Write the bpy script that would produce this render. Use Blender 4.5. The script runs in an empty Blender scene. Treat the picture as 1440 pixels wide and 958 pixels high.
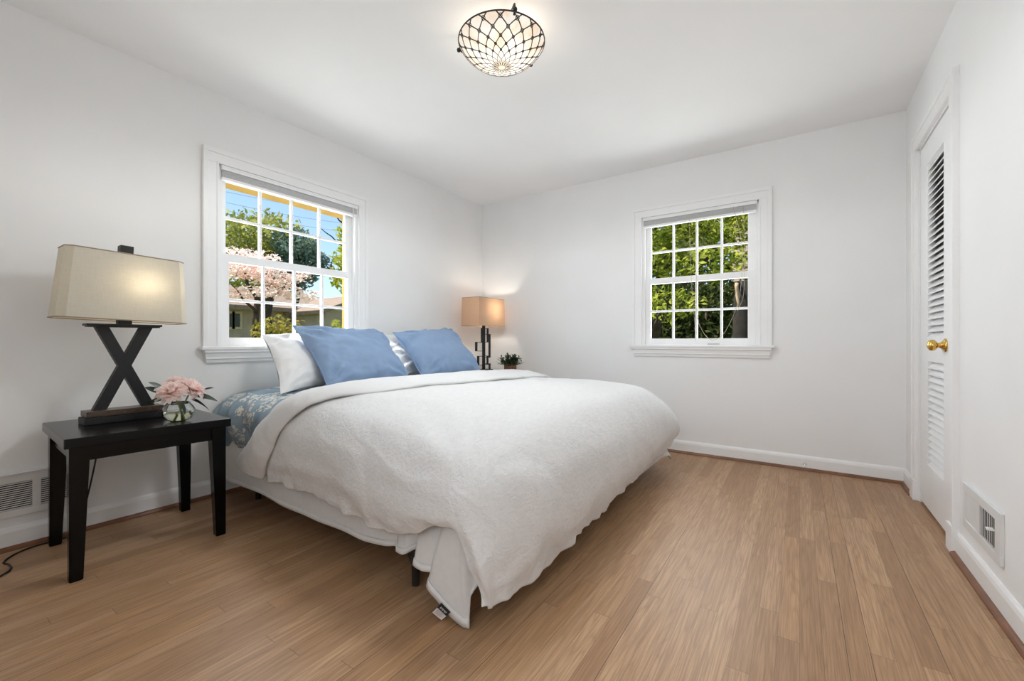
import bpy, bmesh, math, random
from mathutils import Vector, Matrix, noise
random.seed(7)
R = math.radians
sc = bpy.context.scene
col = sc.collection

# ------------------------------------------------------------------ camera, sky, sun, exposure
XL, XR, YB, YF, H = -2.931, 0.576, 3.744, -0.45, 2.44      # room shell
cam_d = bpy.data.cameras.new('camera'); cam = bpy.data.objects.new('camera', cam_d); col.objects.link(cam)
cam.location = (0, 0, 0.9346); cam.rotation_euler = (R(90), 0, 0.59469)
cam_d.sensor_width = 36; cam_d.lens = 598.09 / 1440 * 36; cam_d.shift_y = 0.5 / 1440
cam_d.clip_start = 0.02; cam_d.clip_end = 300
sc.camera = cam
vs = sc.view_settings
vs.view_transform = 'Standard'; vs.look = 'None'; vs.gamma = 1; vs.use_curve_mapping = False; vs.exposure = 0.27
sc.cycles.use_denoising = True
sc.cycles.max_bounces = 16; sc.cycles.diffuse_bounces = 8; sc.cycles.transparent_max_bounces = 16
sc.cycles.sample_clamp_indirect = 6

world = bpy.data.worlds.new('world'); sc.world = world; world.use_nodes = True
wn = world.node_tree; wn.nodes.clear()
w_out = wn.nodes.new('ShaderNodeOutputWorld'); w_bg = wn.nodes.new('ShaderNodeBackground'); w_sky = wn.nodes.new('ShaderNodeTexSky')
w_sky.sky_type = 'NISHITA'; w_sky.sun_disc = False; w_sky.sun_elevation = R(62); w_sky.sun_rotation = R(230)
w_bg.inputs['Strength'].default_value = 0.20
w_sky.ozone_density = 3.0
wn.links.new(w_sky.outputs[0], w_bg.inputs[0]); wn.links.new(w_bg.outputs[0], w_out.inputs[0])

sun_d = bpy.data.lights.new('sun', 'SUN'); sun_d.energy = 6.5; sun_d.angle = R(0.6); sun_d.color = (1, .95, .86)
sun = bpy.data.objects.new('sun', sun_d); col.objects.link(sun)
sun.rotation_euler = Vector((0.45, 0.28, -0.85)).to_track_quat('-Z', 'Y').to_euler()
ROOM_FILL_W, CEILING_GLOW_W, NEAR_LAMP_W, FAR_LAMP_W, WINDOW_FILL_W, HALL_FILL_W = 46.0, 2.6, 1.7, 3.0, 13.0, 34.0

# daylight added as area lamps at the two windows to fill shadows
def window_fill(loc, rot, sx, sy):
    d = bpy.data.lights.new('window_fill', 'AREA'); d.shape = 'RECTANGLE'; d.size = sx; d.size_y = sy; d.energy = WINDOW_FILL_W; d.color = (.93, .97, 1)
    o = bpy.data.objects.new('window_fill', d); col.objects.link(o); o.location = loc; o.rotation_euler = rot
window_fill((XL - .092, 1.635, 1.43), (R(90), 0, R(-90)), .92, .94)
window_fill((-.703, YB + .092, 1.43), (R(90), 0, R(180)), .82, .94)

# added fill light in a made-up hall, shining in through the doorway behind the camera
hl = bpy.data.lights.new('hall_fill', 'POINT'); hl.energy = HALL_FILL_W; hl.color = (.90, .955, 1); hl.shadow_soft_size = .22
hlo = bpy.data.objects.new('hall_fill', hl); col.objects.link(hlo); hlo.location = (-.1, -1.25, 1.60)

# ------------------------------------------------------------------ node material helpers
class NT:
    def __init__(s, name):
        s.m = bpy.data.materials.new(name); s.m.use_nodes = True
        s.t = s.m.node_tree; s.b = s.t.nodes['Principled BSDF']; s.o = s.t.nodes['Material Output']
    def n(s, typ, **kw):
        nd = s.t.nodes.new('ShaderNode' + typ)
        for k, v in kw.items():
            if k in nd.inputs.keys(): s.set(nd, k, v)
            else: setattr(nd, k, v)
        return nd
    def set(s, nd, k, v):
        if hasattr(v, 'is_linked') or hasattr(v, 'links'): s.t.links.new(v, nd.inputs[k])
        else:
            if isinstance(v, tuple) and len(v) == 3 and nd.inputs[k].type == 'RGBA': v = v + (1,)
            nd.inputs[k].default_value = v
    def math(s, op, a, b=0.0, c=None):
        nd = s.t.nodes.new('ShaderNodeMath'); nd.operation = op
        s.set(nd, 0, a); s.set(nd, 1, b)
        if c is not None: s.set(nd, 2, c)
        return nd.outputs[0]
    def coord(s, which='Object'): return s.t.nodes.new('ShaderNodeTexCoord').outputs[which]
    def mapping(s, vec, scale=(1, 1, 1), loc=(0, 0, 0), rot=(0, 0, 0)):
        nd = s.n('Mapping'); s.t.links.new(vec, nd.inputs['Vector'])
        nd.inputs['Scale'].default_value = scale; nd.inputs['Location'].default_value = loc; nd.inputs['Rotation'].default_value = rot
        return nd.outputs[0]
    def noise(s, vec, scale, detail=4, rough=.5, out='Fac'):
        nd = s.n('TexNoise', Scale=scale, Detail=detail, Roughness=rough); s.t.links.new(vec, nd.inputs['Vector']); return nd.outputs[out]
    def ramp(s, fac, stops, interp='LINEAR'):
        nd = s.n('ValToRGB'); s.t.links.new(fac, nd.inputs['Fac']); cr = nd.color_ramp; cr.interpolation = interp
        while len(cr.elements) < len(stops): cr.elements.new(.5)
        for e, (p, c) in zip(cr.elements, stops): e.position = p; e.color = tuple(c) + (1,) if len(c) == 3 else c
        return nd.outputs['Color']
    def mix(s, fac, a, b, blend='MIX'):
        nd = s.n('MixRGB'); nd.blend_type = blend; s.set(nd, 'Fac', fac); s.set(nd, 'Color1', a); s.set(nd, 'Color2', b); return nd.outputs[0]
    def bump(s, h, strength=.2, dist=.01):
        nd = s.n('Bump', Strength=strength, Distance=dist); s.t.links.new(h, nd.inputs['Height']); s.t.links.new(nd.outputs[0], s.b.inputs['Normal'])
    def P(s, **kw):
        for k, v in kw.items(): s.set(s.b, k.replace('_', ' '), v)
        return s

def simple(name, c, rough=.5, metal=0, spec=.5, vary=.05, vscale=12, bump=0, bscale=60):
    t = NT(name); co = t.coord()
    nz = t.noise(co, vscale, 3)
    c2 = tuple(max(0, x * (1 - vary)) for x in c); c3 = tuple(min(1, x * (1 + vary)) for x in c)
    t.P(Base_Color=t.ramp(nz, [(.3, c2), (.7, c3)]), Roughness=rough, Metallic=metal)
    t.b.inputs['Specular IOR Level'].default_value = spec
    if bump: t.bump(t.noise(co, bscale, 3), bump, .004)
    return t.m

M = {}
M['wall'] = simple('wall_paint', (.855, .855, .855), .85, spec=.2, vary=.012, vscale=3, bump=.04, bscale=220)
M['ceiling'] = simple('ceiling_paint', (.88, .88, .88), .9, spec=.1, vary=.01, vscale=3)
M['trim'] = simple('trim_paint', (.87, .87, .87), .38, spec=.4, vary=.01)
M['shoe'] = simple('oak_shoe', (.20, .085, .04), .4, vary=.25, vscale=9)
M['black_wood'] = simple('black_painted_wood', (.0035, .0035, .004), .17, spec=.22, vary=.3, vscale=6, bump=.03)
M['black_metal'] = simple('dark_iron', (.011, .011, .012), .5, metal=.2, vary=.25, vscale=25)
M['bed_metal'] = simple('bed_leg_plastic', (.012, .010, .010), .5, vary=.2)
M['grey_slat'] = simple('blind_slats', (.62, .62, .62), .5, vary=.06, vscale=90)
M['steel'] = simple('painted_vent_steel', (.74, .74, .735), .4, vary=.03)
M['vent_shade'] = simple('vent_shade_black', (.01, .01, .01), .9, vary=.1)  # black that stands in for the shade inside the vents
M['ivory_cord'] = simple('ivory_cord', (.50, .44, .32), .7)
M['cord'] = simple('black_cord', (.01, .01, .01), .5)
M['skirt'] = simple('skirt_cotton', (.68, .665, .655), .9, spec=.1, vary=.03, vscale=40, bump=.05, bscale=400)
M['hem'] = simple('skirt_hem', (.71, .70, .69), .9, spec=.1, vary=.03, vscale=40)
M['mattress'] = simple('mattress_ticking', (.72, .70, .68), .9, vary=.04)
M['white_pillow'] = simple('white_cotton', (.84, .84, .84), .9, spec=.1, vary=.02, vscale=15, bump=.12, bscale=45)
M['blue'] = simple('blue_cotton', (.275, .385, .565), .8, spec=.2, vary=.05, vscale=8, bump=.06, bscale=300)
M['pot'] = simple('rusty_brown_wood', (.20, .085, .05), .8, vary=.35, vscale=60, bump=.1)
M['soil'] = simple('soil', (.03, .02, .015), .95, vary=.3)
M['plant_leaf'] = simple('boxwood_leaf', (.035, .06, .03), .55, vary=.6, vscale=40)
M['dark_leaf'] = simple('peony_leaf', (.018, .035, .020), .4, vary=.4, vscale=30)
M['stem'] = simple('flower_stem', (.22, .30, .08), .5, vary=.2)
M['white_nightstand'] = simple('white_lacquer', (.75, .75, .74), .4, vary=.02)
M['tag_black'] = simple('black_label_satin', (.01, .01, .015), .5)
M['tag_white'] = simple('white_label_satin', (.68, .62, .58), .7)
M['tag_text'] = simple('label_print', (.30, .28, .30), .7)
M['marble'] = None
t = NT('brown_stone'); co = t.coord()
t.P(Base_Color=t.ramp(t.noise(co, 80, 8, .75), [(.38, (.012, .008, .006)), (.50, (.10, .055, .032)), (.58, (.025, .016, .012)), (.66, (.42, .36, .28))]), Roughness=.35); M['marble'] = t.m
t = NT('brass'); t.P(Base_Color=(.70, .46, .13), Metallic=1.0, Roughness=.16); M['brass'] = t.m
t = NT('chrome'); t.P(Base_Color=(.72, .72, .72), Metallic=1.0, Roughness=.25); M['chrome'] = t.m

# oak strip floor: boards run along Y
t = NT('oak_floor'); co = t.coord(); sp = t.n('SeparateXYZ'); t.t.links.new(co, sp.inputs[0])
W = .0585
bx = t.math('DIVIDE', sp.outputs['X'], W); bi = t.math('FLOOR', bx); fx = t.math('FRACT', bx)
wn1 = t.n('TexWhiteNoise', noise_dimensions='1D'); t.t.links.new(bi, wn1.inputs['W'])
L = t.math('ADD', t.math('MULTIPLY', wn1.outputs['Value'], .55), .75)
by = t.math('ADD', t.math('DIVIDE', sp.outputs['Y'], L), t.math('MULTIPLY', wn1.outputs['Value'], 37.3))
pi_ = t.math('FLOOR', by); fy = t.math('FRACT', by)
cv = t.n('CombineXYZ'); t.t.links.new(bi, cv.inputs[0]); t.t.links.new(pi_, cv.inputs[1])
wn2 = t.n('TexWhiteNoise', noise_dimensions='2D'); t.t.links.new(cv.outputs[0], wn2.inputs['Vector'])
base = t.ramp(wn2.outputs['Value'], [(0, (.405, .236, .128)), (.22, (.455, .275, .150)), (.5, (.515, .320, .182)), (.78, (.575, .366, .214)), (1, (.485, .285, .146))])
# grain, shifted per plank
off = t.n('VectorMath', operation='MULTIPLY'); t.t.links.new(wn2.outputs['Color'], off.inputs[0]); off.inputs[1].default_value = (7, 31, 5)
gv = t.n('VectorMath', operation='ADD'); t.t.links.new(co, gv.inputs[0]); t.t.links.new(off.outputs[0], gv.inputs[1])
warp = t.noise(t.mapping(gv.outputs[0], (10, .75, 1)), 1.7, 1.5, .45)
rings = t.math('FRACT', t.math('MULTIPLY', warp, 11.0))
ringl = t.math('ABSOLUTE', t.math('SUBTRACT', rings, .5))
fine = t.noise(t.mapping(gv.outputs[0], (240, 5, 1)), 1.0, 5, .6)
c1 = t.mix(t.math('MULTIPLY', t.math('POWER', t.math('MULTIPLY', ringl, 2.0), 3.0), .34), base, (.225, .118, .055))
c2 = t.mix(t.ramp(fine, [(.40, (.50,) * 3), (.60, (0,) * 3)]), c1, (.21, .110, .050))
tone = t.noise(t.mapping(gv.outputs[0], (3, .8, 1)), 1.5, 2)
c2 = t.mix(t.ramp(tone, [(.4, (0,) * 3), (.75, (.22,) * 3)]), c2, (.30, .165, .10))
ex = t.math('MINIMUM', fx, t.math('SUBTRACT', 1.0, fx)); ey = t.math('MULTIPLY', t.math('MINIMUM', fy, t.math('SUBTRACT', 1.0, fy)), L)
gx = t.math('LESS_THAN', ex, .013); gy = t.math('LESS_THAN', ey, .0011)
wn3 = t.n('TexWhiteNoise', noise_dimensions='1D'); t.t.links.new(t.math('FLOOR', t.math('ADD', bx, .5)), wn3.inputs['W'])
gap = t.math('MAXIMUM', t.math('MULTIPLY', gx, t.math('ADD', .34, t.math('MULTIPLY', t.math('GREATER_THAN', wn3.outputs['Value'], .74), .62))), t.math('MULTIPLY', gy, .45))
c3 = t.mix(gap, c2, (.05, .026, .014))
t.P(Base_Color=c3, Roughness=t.ramp(fine, [(.3, (.36,) * 3), (.7, (.46,) * 3)]))
t.b.inputs['Specular IOR Level'].default_value = .38
t.bump(t.math('SUBTRACT', t.math('MULTIPLY', fine, .25), gap), .12, .002)
M['floor'] = t.m

# crinkled white duvet cover
t = NT('crinkled_white_duvet'); co = t.coord()
nd = t.n('TexNoise', Scale=16.0, Detail=3.0, Roughness=.6); t.t.links.new(co, nd.inputs['Vector'])
vadd = t.n('VectorMath', operation='MULTIPLY_ADD'); t.t.links.new(nd.outputs['Color'], vadd.inputs[0]); vadd.inputs[1].default_value = (.05,) * 3; t.t.links.new(co, vadd.inputs[2])
wv = t.noise(t.mapping(vadd.outputs[0], (75, 26, 75), rot=(0, 0, .5)), 1.0, 5, .65)
mus = t.noise(co, 48, 5, .7)
bigw = t.noise(t.mapping(co, (1, .45, 1), rot=(0, 0, .7)), 9, 3, .55)
hgt = t.math('ADD', t.math('ADD', t.math('MULTIPLY', wv, 1.0), t.math('MULTIPLY', mus, .16)), t.math('MULTIPLY', bigw, .45))
t.P(Base_Color=t.ramp(wv, [(.3, (.70, .70, .70)), (.7, (.77, .77, .77))]), Roughness=.92)
t.b.inputs['Specular IOR Level'].default_value = .1; t.b.inputs['Sheen Weight'].default_value = .15
t.bump(hgt, .55, .011); M['duvet'] = t.m
t = NT('smooth_duvet_underside'); co = t.coord()
h2 = t.math('ADD', t.noise(t.mapping(co, (30, 8, 30), rot=(0, 0, .35)), 1.0, 4, .6), t.noise(co, 14, 3))
t.P(Base_Color=(.72, .72, .72), Roughness=.92); t.b.inputs['Specular IOR Level'].default_value = .1
t.bump(h2, .35, .008); M['duvet_under'] = t.m

# slate blue sheet with a cream floral print
t = NT('floral_sheet'); co = t.coord()
wz = t.n('TexNoise', Scale=7.0, Detail=3.0); t.t.links.new(co, wz.inputs['Vector'])
va = t.n('VectorMath', operation='MULTIPLY_ADD'); t.t.links.new(wz.outputs['Color'], va.inputs[0]); va.inputs[1].default_value = (.16,) * 3; t.t.links.new(co, va.inputs[2])
vo = t.n('TexVoronoi', Scale=34.0); t.t.links.new(va.outputs[0], vo.inputs['Vector'])
vo2 = t.n('TexVoronoi', Scale=8.0); t.t.links.new(va.outputs[0], vo2.inputs['Vector'])
pet = t.math('MULTIPLY', t.math('LESS_THAN', vo.outputs['Distance'], .60), t.math('LESS_THAN', vo2.outputs['Distance'], .54))
det = t.math('MULTIPLY', pet, t.math('GREATER_THAN', t.noise(co, 60, 3), .46))
basec = t.ramp(t.noise(co, 9, 3), [(.3, (.20, .275, .345)), (.7, (.31, .395, .465))])
cc = t.mix(det, basec, (.66, .65, .58))
t.P(Base_Color=cc, Roughness=.8); t.b.inputs['Specular IOR Level'].default_value = .2; t.bump(t.noise(co, 20, 3), .15, .01); M['floral'] = t.m

def fabric_shade(name, c, tr, weave=500):
    t = NT(name); co = t.coord()
    n1 = t.noise(t.mapping(co, (30, 30, 500)), 1, 3); n2 = t.noise(t.mapping(co, (400, 400, 20)), 1, 3)
    f = t.math('MULTIPLY', t.math('ADD', n1, n2), .5)
    cc = t.ramp(f, [(.3, tuple(x * .88 for x in c)), (.7, c)])
    d = t.n('BsdfDiffuse'); t.t.links.new(cc, d.inputs['Color']); tl = t.n('BsdfTranslucent'); t.t.links.new(cc, tl.inputs['Color'])
    ms = t.n('MixShader'); ms.inputs[0].default_value = tr
    t.t.links.new(d.outputs[0], ms.inputs[1]); t.t.links.new(tl.outputs[0], ms.inputs[2]); t.t.links.new(ms.outputs[0], t.o.inputs[0]); return t.m
M['shade_near'] = fabric_shade('cream_linen_shade', (.80, .765, .68), .40)
M['shade_far'] = fabric_shade('tan_linen_shade', (.82, .655, .50), .5)
M['shade_rim'] = simple('shade_trim', (.36, .29, .22), .8)
def emit(name, c, s):
    t = NT(name); e = t.n('Emission', Color=c, Strength=s); t.t.links.new(e.outputs[0], t.o.inputs[0]); return t.m
M['bulb'] = emit('lit_bulb', (1, .80, .52), 9)
# lit art glass: lets its lamp's light through
t = NT('cream_art_glass'); co = t.coord()
cg = t.ramp(t.noise(co, 14, 3), [(.36, (1, .72, .52)), (.5, (1, .90, .76)), (.64, (1, .97, .92))])
tp = t.n('BsdfTransparent', Color=(.35, .33, .30)); tl = t.n('BsdfTranslucent', Color=(.10, .09, .075)); em = t.n('Emission', Strength=.62); t.t.links.new(cg, em.inputs['Color'])
m1 = t.n('MixShader'); m1.inputs[0].default_value = .80; t.t.links.new(tp.outputs[0], m1.inputs[1]); t.t.links.new(tl.outputs[0], m1.inputs[2])
ad = t.n('AddShader'); t.t.links.new(m1.outputs[0], ad.inputs[0]); t.t.links.new(em.outputs[0], ad.inputs[1]); t.t.links.new(ad.outputs[0], t.o.inputs[0]); M['art_glass'] = t.m
M['lead'] = simple('lead_came', (.035, .026, .02), .5, metal=.2)
# window pane: clear with a faint reflection
t = NT('window_glass'); tp = t.n('BsdfTransparent', Color=(.97, .975, .97)); gl = t.n('BsdfGlossy', Roughness=.02); fr = t.n('Fresnel', IOR=1.06)
m1 = t.n('MixShader'); t.t.links.new(fr.outputs[0], m1.inputs[0]); t.t.links.new(tp.outputs[0], m1.inputs[1]); t.t.links.new(gl.outputs[0], m1.inputs[2]); t.t.links.new(m1.outputs[0], t.o.inputs[0]); M['pane'] = t.m
t = NT('clear_vase_glass'); t.P(Base_Color=(.97, .98, .97), Roughness=.02, IOR=1.45); t.b.inputs['Transmission Weight'].default_value = 1; M['vase_glass'] = t.m
t = NT('vase_water'); t.P(Base_Color=(.93, .93, .74), Roughness=.02, IOR=1.33); t.b.inputs['Transmission Weight'].default_value = 1; M['water'] = t.m
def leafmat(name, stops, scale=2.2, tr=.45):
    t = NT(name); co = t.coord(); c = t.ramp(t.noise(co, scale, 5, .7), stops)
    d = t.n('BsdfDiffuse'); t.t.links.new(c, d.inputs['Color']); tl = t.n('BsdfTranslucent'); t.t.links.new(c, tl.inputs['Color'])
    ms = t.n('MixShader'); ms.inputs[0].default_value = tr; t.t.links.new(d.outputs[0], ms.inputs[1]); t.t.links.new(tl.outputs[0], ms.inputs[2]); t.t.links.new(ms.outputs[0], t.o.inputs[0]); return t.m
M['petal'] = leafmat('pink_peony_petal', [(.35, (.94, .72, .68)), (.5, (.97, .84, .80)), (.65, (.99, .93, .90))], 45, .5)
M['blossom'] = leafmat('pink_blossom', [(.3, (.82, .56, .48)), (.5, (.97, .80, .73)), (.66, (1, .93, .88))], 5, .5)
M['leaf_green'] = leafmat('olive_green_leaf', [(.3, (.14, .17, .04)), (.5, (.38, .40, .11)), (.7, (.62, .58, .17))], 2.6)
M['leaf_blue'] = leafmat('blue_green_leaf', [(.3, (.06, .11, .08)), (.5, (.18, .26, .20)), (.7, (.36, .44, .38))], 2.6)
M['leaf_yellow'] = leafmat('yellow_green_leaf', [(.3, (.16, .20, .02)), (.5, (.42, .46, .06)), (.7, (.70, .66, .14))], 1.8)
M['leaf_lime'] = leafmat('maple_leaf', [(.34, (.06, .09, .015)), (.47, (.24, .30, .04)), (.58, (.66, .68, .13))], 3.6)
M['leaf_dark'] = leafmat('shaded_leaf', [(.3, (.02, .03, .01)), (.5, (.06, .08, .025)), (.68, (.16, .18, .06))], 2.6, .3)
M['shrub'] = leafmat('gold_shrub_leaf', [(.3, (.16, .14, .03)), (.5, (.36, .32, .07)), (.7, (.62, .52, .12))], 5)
M['bark'] = simple('bark', (.06, .042, .028), .9, vary=.5, vscale=9)
M['dark_bark'] = simple('dark_bark', (.022, .017, .012), .9, vary=.5, vscale=9)
M['bark_pale'] = simple('pale_bark', (.50, .34, .21), .9, vary=.35, vscale=9)
M['grass'] = simple('lawn', (.14, .17, .05), .95, vary=.4, vscale=3)
M['siding'] = simple('tan_siding', (.50, .41, .30), .9, vary=.15, vscale=2)
M['roof'] = simple('brown_shingle', (.30, .22, .16), .9, vary=.25, vscale=9)
M['house_trim'] = simple('house_trim', (.62, .52, .36), .7)
M['gable_white'] = simple('white_gable', (.85, .80, .74), .7)
M['dark_window'] = simple('dark_house_window', (.06, .06, .05), .25)
M['ext_frame'] = simple('ochre_exterior_frame', (.66, .40, .12), .7, vary=.06)
t = NT('sunny_brick'); co = t.coord(); br = t.n('TexBrick', Scale=1.0); t.t.links.new(t.mapping(co, (1, 1, 1), rot=(R(90), 0, 0)), br.inputs['Vector'])
br.inputs['Color1'].default_value = (.50, .33, .22, 1); br.inputs['Color2'].default_value = (.40, .25, .17, 1); br.inputs['Mortar'].default_value = (.62, .52, .42, 1)
br.inputs['Brick Width'].default_value = .22; br.inputs['Row Height'].default_value = .075; br.inputs['Mortar Size'].default_value = .012
t.P(Base_Color=br.outputs['Color'], Roughness=.9); M['brick'] = t.m

# ------------------------------------------------------------------ mesh helpers
class MB:
    def __init__(s): s.v = []; s.f = []
    def add(s, vs, fs):
        o = len(s.v); s.v += [tuple(v) for v in vs]; s.f += [tuple(i + o for i in f) for f in fs]; return s
    def box(s, a, b, bev=0.0, xf=None):
        bm = bmesh.new(); bmesh.ops.create_cube(bm, size=1)
        for v in bm.verts: v.co = Vector([(a[i] + b[i]) / 2 + v.co[i] * (b[i] - a[i]) for i in range(3)])
        if bev > 0: bmesh.ops.bevel(bm, geom=bm.edges[:], offset=bev, segments=2, affect='EDGES', profile=.6)
        if xf: bm.transform(xf)
        bm.verts.index_update(); s.add([v.co[:] for v in bm.verts], [[v.index for v in f.verts] for f in bm.faces]); bm.free(); return s
    def hexa(s, p):      # 8 corners: bottom 4 ccw then top 4 ccw
        return s.add(p, [(3, 2, 1, 0), (4, 5, 6, 7), (0, 1, 5, 4), (1, 2, 6, 5), (2, 3, 7, 6), (3, 0, 4, 7)])
    def tube(s, pts, r, n=8, cap=True):
        P = [Vector(p) for p in pts]; rs = r if isinstance(r, (list, tuple)) else [r] * len(P)
        vs = []; fs = []; up = None
        for i, p in enumerate(P):
            d = (P[min(i + 1, len(P) - 1)] - P[max(i - 1, 0)]).normalized()
            if up is None: up = d.orthogonal().normalized()
            up = (up - d * up.dot(d)); up = up.normalized() if up.length > 1e-5 else d.orthogonal().normalized()
            q = d.cross(up)
            for k in range(n):
                a = 2 * math.pi * k / n; vs.append(p + (up * math.cos(a) + q * math.sin(a)) * rs[i])
        for i in range(len(P) - 1):
            for k in range(n): fs.append((i * n + k, i * n + (k + 1) % n, (i + 1) * n + (k + 1) % n, (i + 1) * n + k))
        if cap: fs.append(tuple(reversed(range(n)))); fs.append(tuple(range((len(P) - 1) * n, len(P) * n)))
        return s.add(vs, fs)
    def lathe(s, prof, c, axis='z', n=32, closed=False):
        vs = []; fs = []
        for (r, h) in prof:
            for k in range(n):
                a = 2 * math.pi * k / n; x, y = r * math.cos(a), r * math.sin(a)
                vs.append({'z': (c[0] + x, c[1] + y, c[2] + h), 'x': (c[0] + h, c[1] + x, c[2] + y), 'y': (c[0] + x, c[1] + h, c[2] + y)}[axis])
        for i in range(len(prof) - 1):
            for k in range(n): fs.append((i * n + k, i * n + (k + 1) % n, (i + 1) * n + (k + 1) % n, (i + 1) * n + k))
        return s.add(vs, fs)
    def grid(s, pts):    # rows of points
        nr, nc = len(pts), len(pts[0]); vs = [p for row in pts for p in row]
        return s.add(vs, [(i * nc + j, i * nc + j + 1, (i + 1) * nc + j + 1, (i + 1) * nc + j) for i in range(nr - 1) for j in range(nc - 1)])
WL = {}
def wl(o): return WL.get(o.name, Vector((0, 0, 0))) if o else Vector((0, 0, 0))
def meta(o, label=None, cat=None, group=None, kind=None):
    if label: o['label'] = label
    if cat: o['category'] = cat
    if group: o['group'] = group
    if kind: o['kind'] = kind
    return o
def obj(name, mb, mat, parent=None, smooth=False, origin=None, recalc=True):
    o0 = wl(parent); og = Vector(origin) if origin is not None else o0
    me = bpy.data.meshes.new(name); me.from_pydata([tuple(Vector(v) - og) for v in mb.v], [], mb.f)
    if recalc:
        bm = bmesh.new(); bm.from_mesh(me); bmesh.ops.recalc_face_normals(bm, faces=bm.faces); bm.to_mesh(me); bm.free()
    me.materials.append(M[mat] if isinstance(mat, str) else mat)
    if smooth: me.polygons.foreach_set('use_smooth', [True] * len(me.polygons))
    o = bpy.data.objects.new(name, me); col.objects.link(o)
    if parent: o.parent = parent
    o.location = og - o0; WL[o.name] = og
    return o
def thing(name, loc, label, cat, group=None, kind=None):
    o = bpy.data.objects.new(name, None); o.empty_display_size = .05; col.objects.link(o); o.location = loc; WL[o.name] = Vector(loc)
    return meta(o, label, cat, group, kind)
def smooth_by_angle(o, ang=40):
    me = o.data; me.polygons.foreach_set('use_smooth', [True] * len(me.polygons))
    bm = bmesh.new(); bm.from_mesh(me)
    for e in bm.edges:
        if len(e.link_faces) == 2 and e.calc_face_angle(0) > R(ang): e.smooth = False
    bm.to_mesh(me); bm.free(); return o
def light(name, kind, loc, energy, color, parent, size=.03):
    d = bpy.data.lights.new(name, kind); d.energy = energy; d.color = color; d.shadow_soft_size = size
    o = bpy.data.objects.new(name, d); col.objects.link(o); o.parent = parent; o.location = Vector(loc) - wl(parent); return o
def cr(p0, p1, p2, p3, t):
    return .5 * ((2 * p1) + (-p0 + p2) * t + (2 * p0 - 5 * p1 + 4 * p2 - p3) * t * t + (-p0 + 3 * p1 - 3 * p2 + p3) * t ** 3)
def crv(pts, u):         # catmull-rom through a list of vectors, u in 0..len-1
    n = len(pts) - 1; i = min(int(u), n - 1); t = u - i
    g = lambda k: pts[max(0, min(n, k))] if 0 <= k <= n else (2 * pts[0] - pts[1] if k < 0 else 2 * pts[n] - pts[n - 1])
    return cr(g(i - 1), g(i), g(i + 1), g(i + 2), t)
def surf(ctrl, u, v):
    return crv([crv(row, v) for row in ctrl], u)

# ------------------------------------------------------------------ room shell
T = .16
OPEN1 = (1.14, 2.13, .90, 2.012)      # window over the bed: y0, y1, z0, z1
OPEN2 = (-1.15, -.256, .90, 2.012)    # window in the back wall: x0, x1, z0, z1
DOOR = (2.705, 3.388, 0.0, 2.052)     # closet door: y0, y1, z0, z1
def structure(name, mb, mat, parent=None, smooth=False):
    o = obj(name, mb, mat, parent, smooth)
    if not parent: o['kind'] = 'structure'
    return o
mb = MB().box((XL - T, YF - T, -.12), (XR + .9, YB + T, 0)).box((-1.6, -2.1, -.12), (1.4, YF - T, 0)); structure('floor', mb, 'floor')
mb = MB().box((XL - T, YF - T, H), (XR + .9, YB + T, H + .12)).box((-1.6, -2.1, H), (1.4, YF - T, H + .12)); structure('ceiling', mb, 'ceiling')
y0, y1, z0, z1 = OPEN1
mb = MB()
mb.box((XL - T, YF - T, 0), (XL, y0, H)).box((XL - T, y1, 0), (XL, YB + T, H)).box((XL - T, y0, 0), (XL, y1, z0)).box((XL - T, y0, z1), (XL, y1, H)); structure('wall_left', mb, 'wall')
x0, x1, z0, z1 = OPEN2
mb = MB().box((XL, YB, 0), (x0, YB + T, H)).box((x1, YB, 0), (XR + .9, YB + T, H)).box((x0, YB, 0), (x1, YB + T, z0)).box((x0, YB, z1), (x1, YB + T, H)); structure('wall_back', mb, 'wall')
y0, y1, z0, z1 = DOOR
mb = MB().box((XR, YF - T, 0), (XR + .12, y0, H)).box((XR, y1, 0), (XR + .12, YB, H)).box((XR, y0, z1), (XR + .12, y1, H)); structure('wall_right', mb, 'wall')
HD0, HD1, HY = -.55, .40, -2.0         # added doorway to an unseen hall, open so the fill light gets in
mb = MB().box((XL, YF - T, 0), (HD0, YF, H)).box((HD1, YF - T, 0), (XR, YF, H)).box((HD0, YF - T, 2.06), (HD1, YF, H)); structure('wall_front', mb, 'wall')
mb = MB().box((-1.6, HY - .1, 0), (1.4, HY, H)).box((-1.6, HY, 0), (-1.5, YF - T, H)).box((1.3, HY, 0), (1.4, YF - T, H)); structure('wall_added_hall', mb, 'wall')  # unseen hall added around the fill light
mb = MB().box((XR + .12, 2.2, 0), (XR + .14, 2.24, H)).box((XR + .12, 2.2, 0), (XR + .8, 2.22, H)).box((XR + .8, 2.2, 0), (XR + .82, YB, H)); structure('wall_closet', mb, 'wall')

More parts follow.
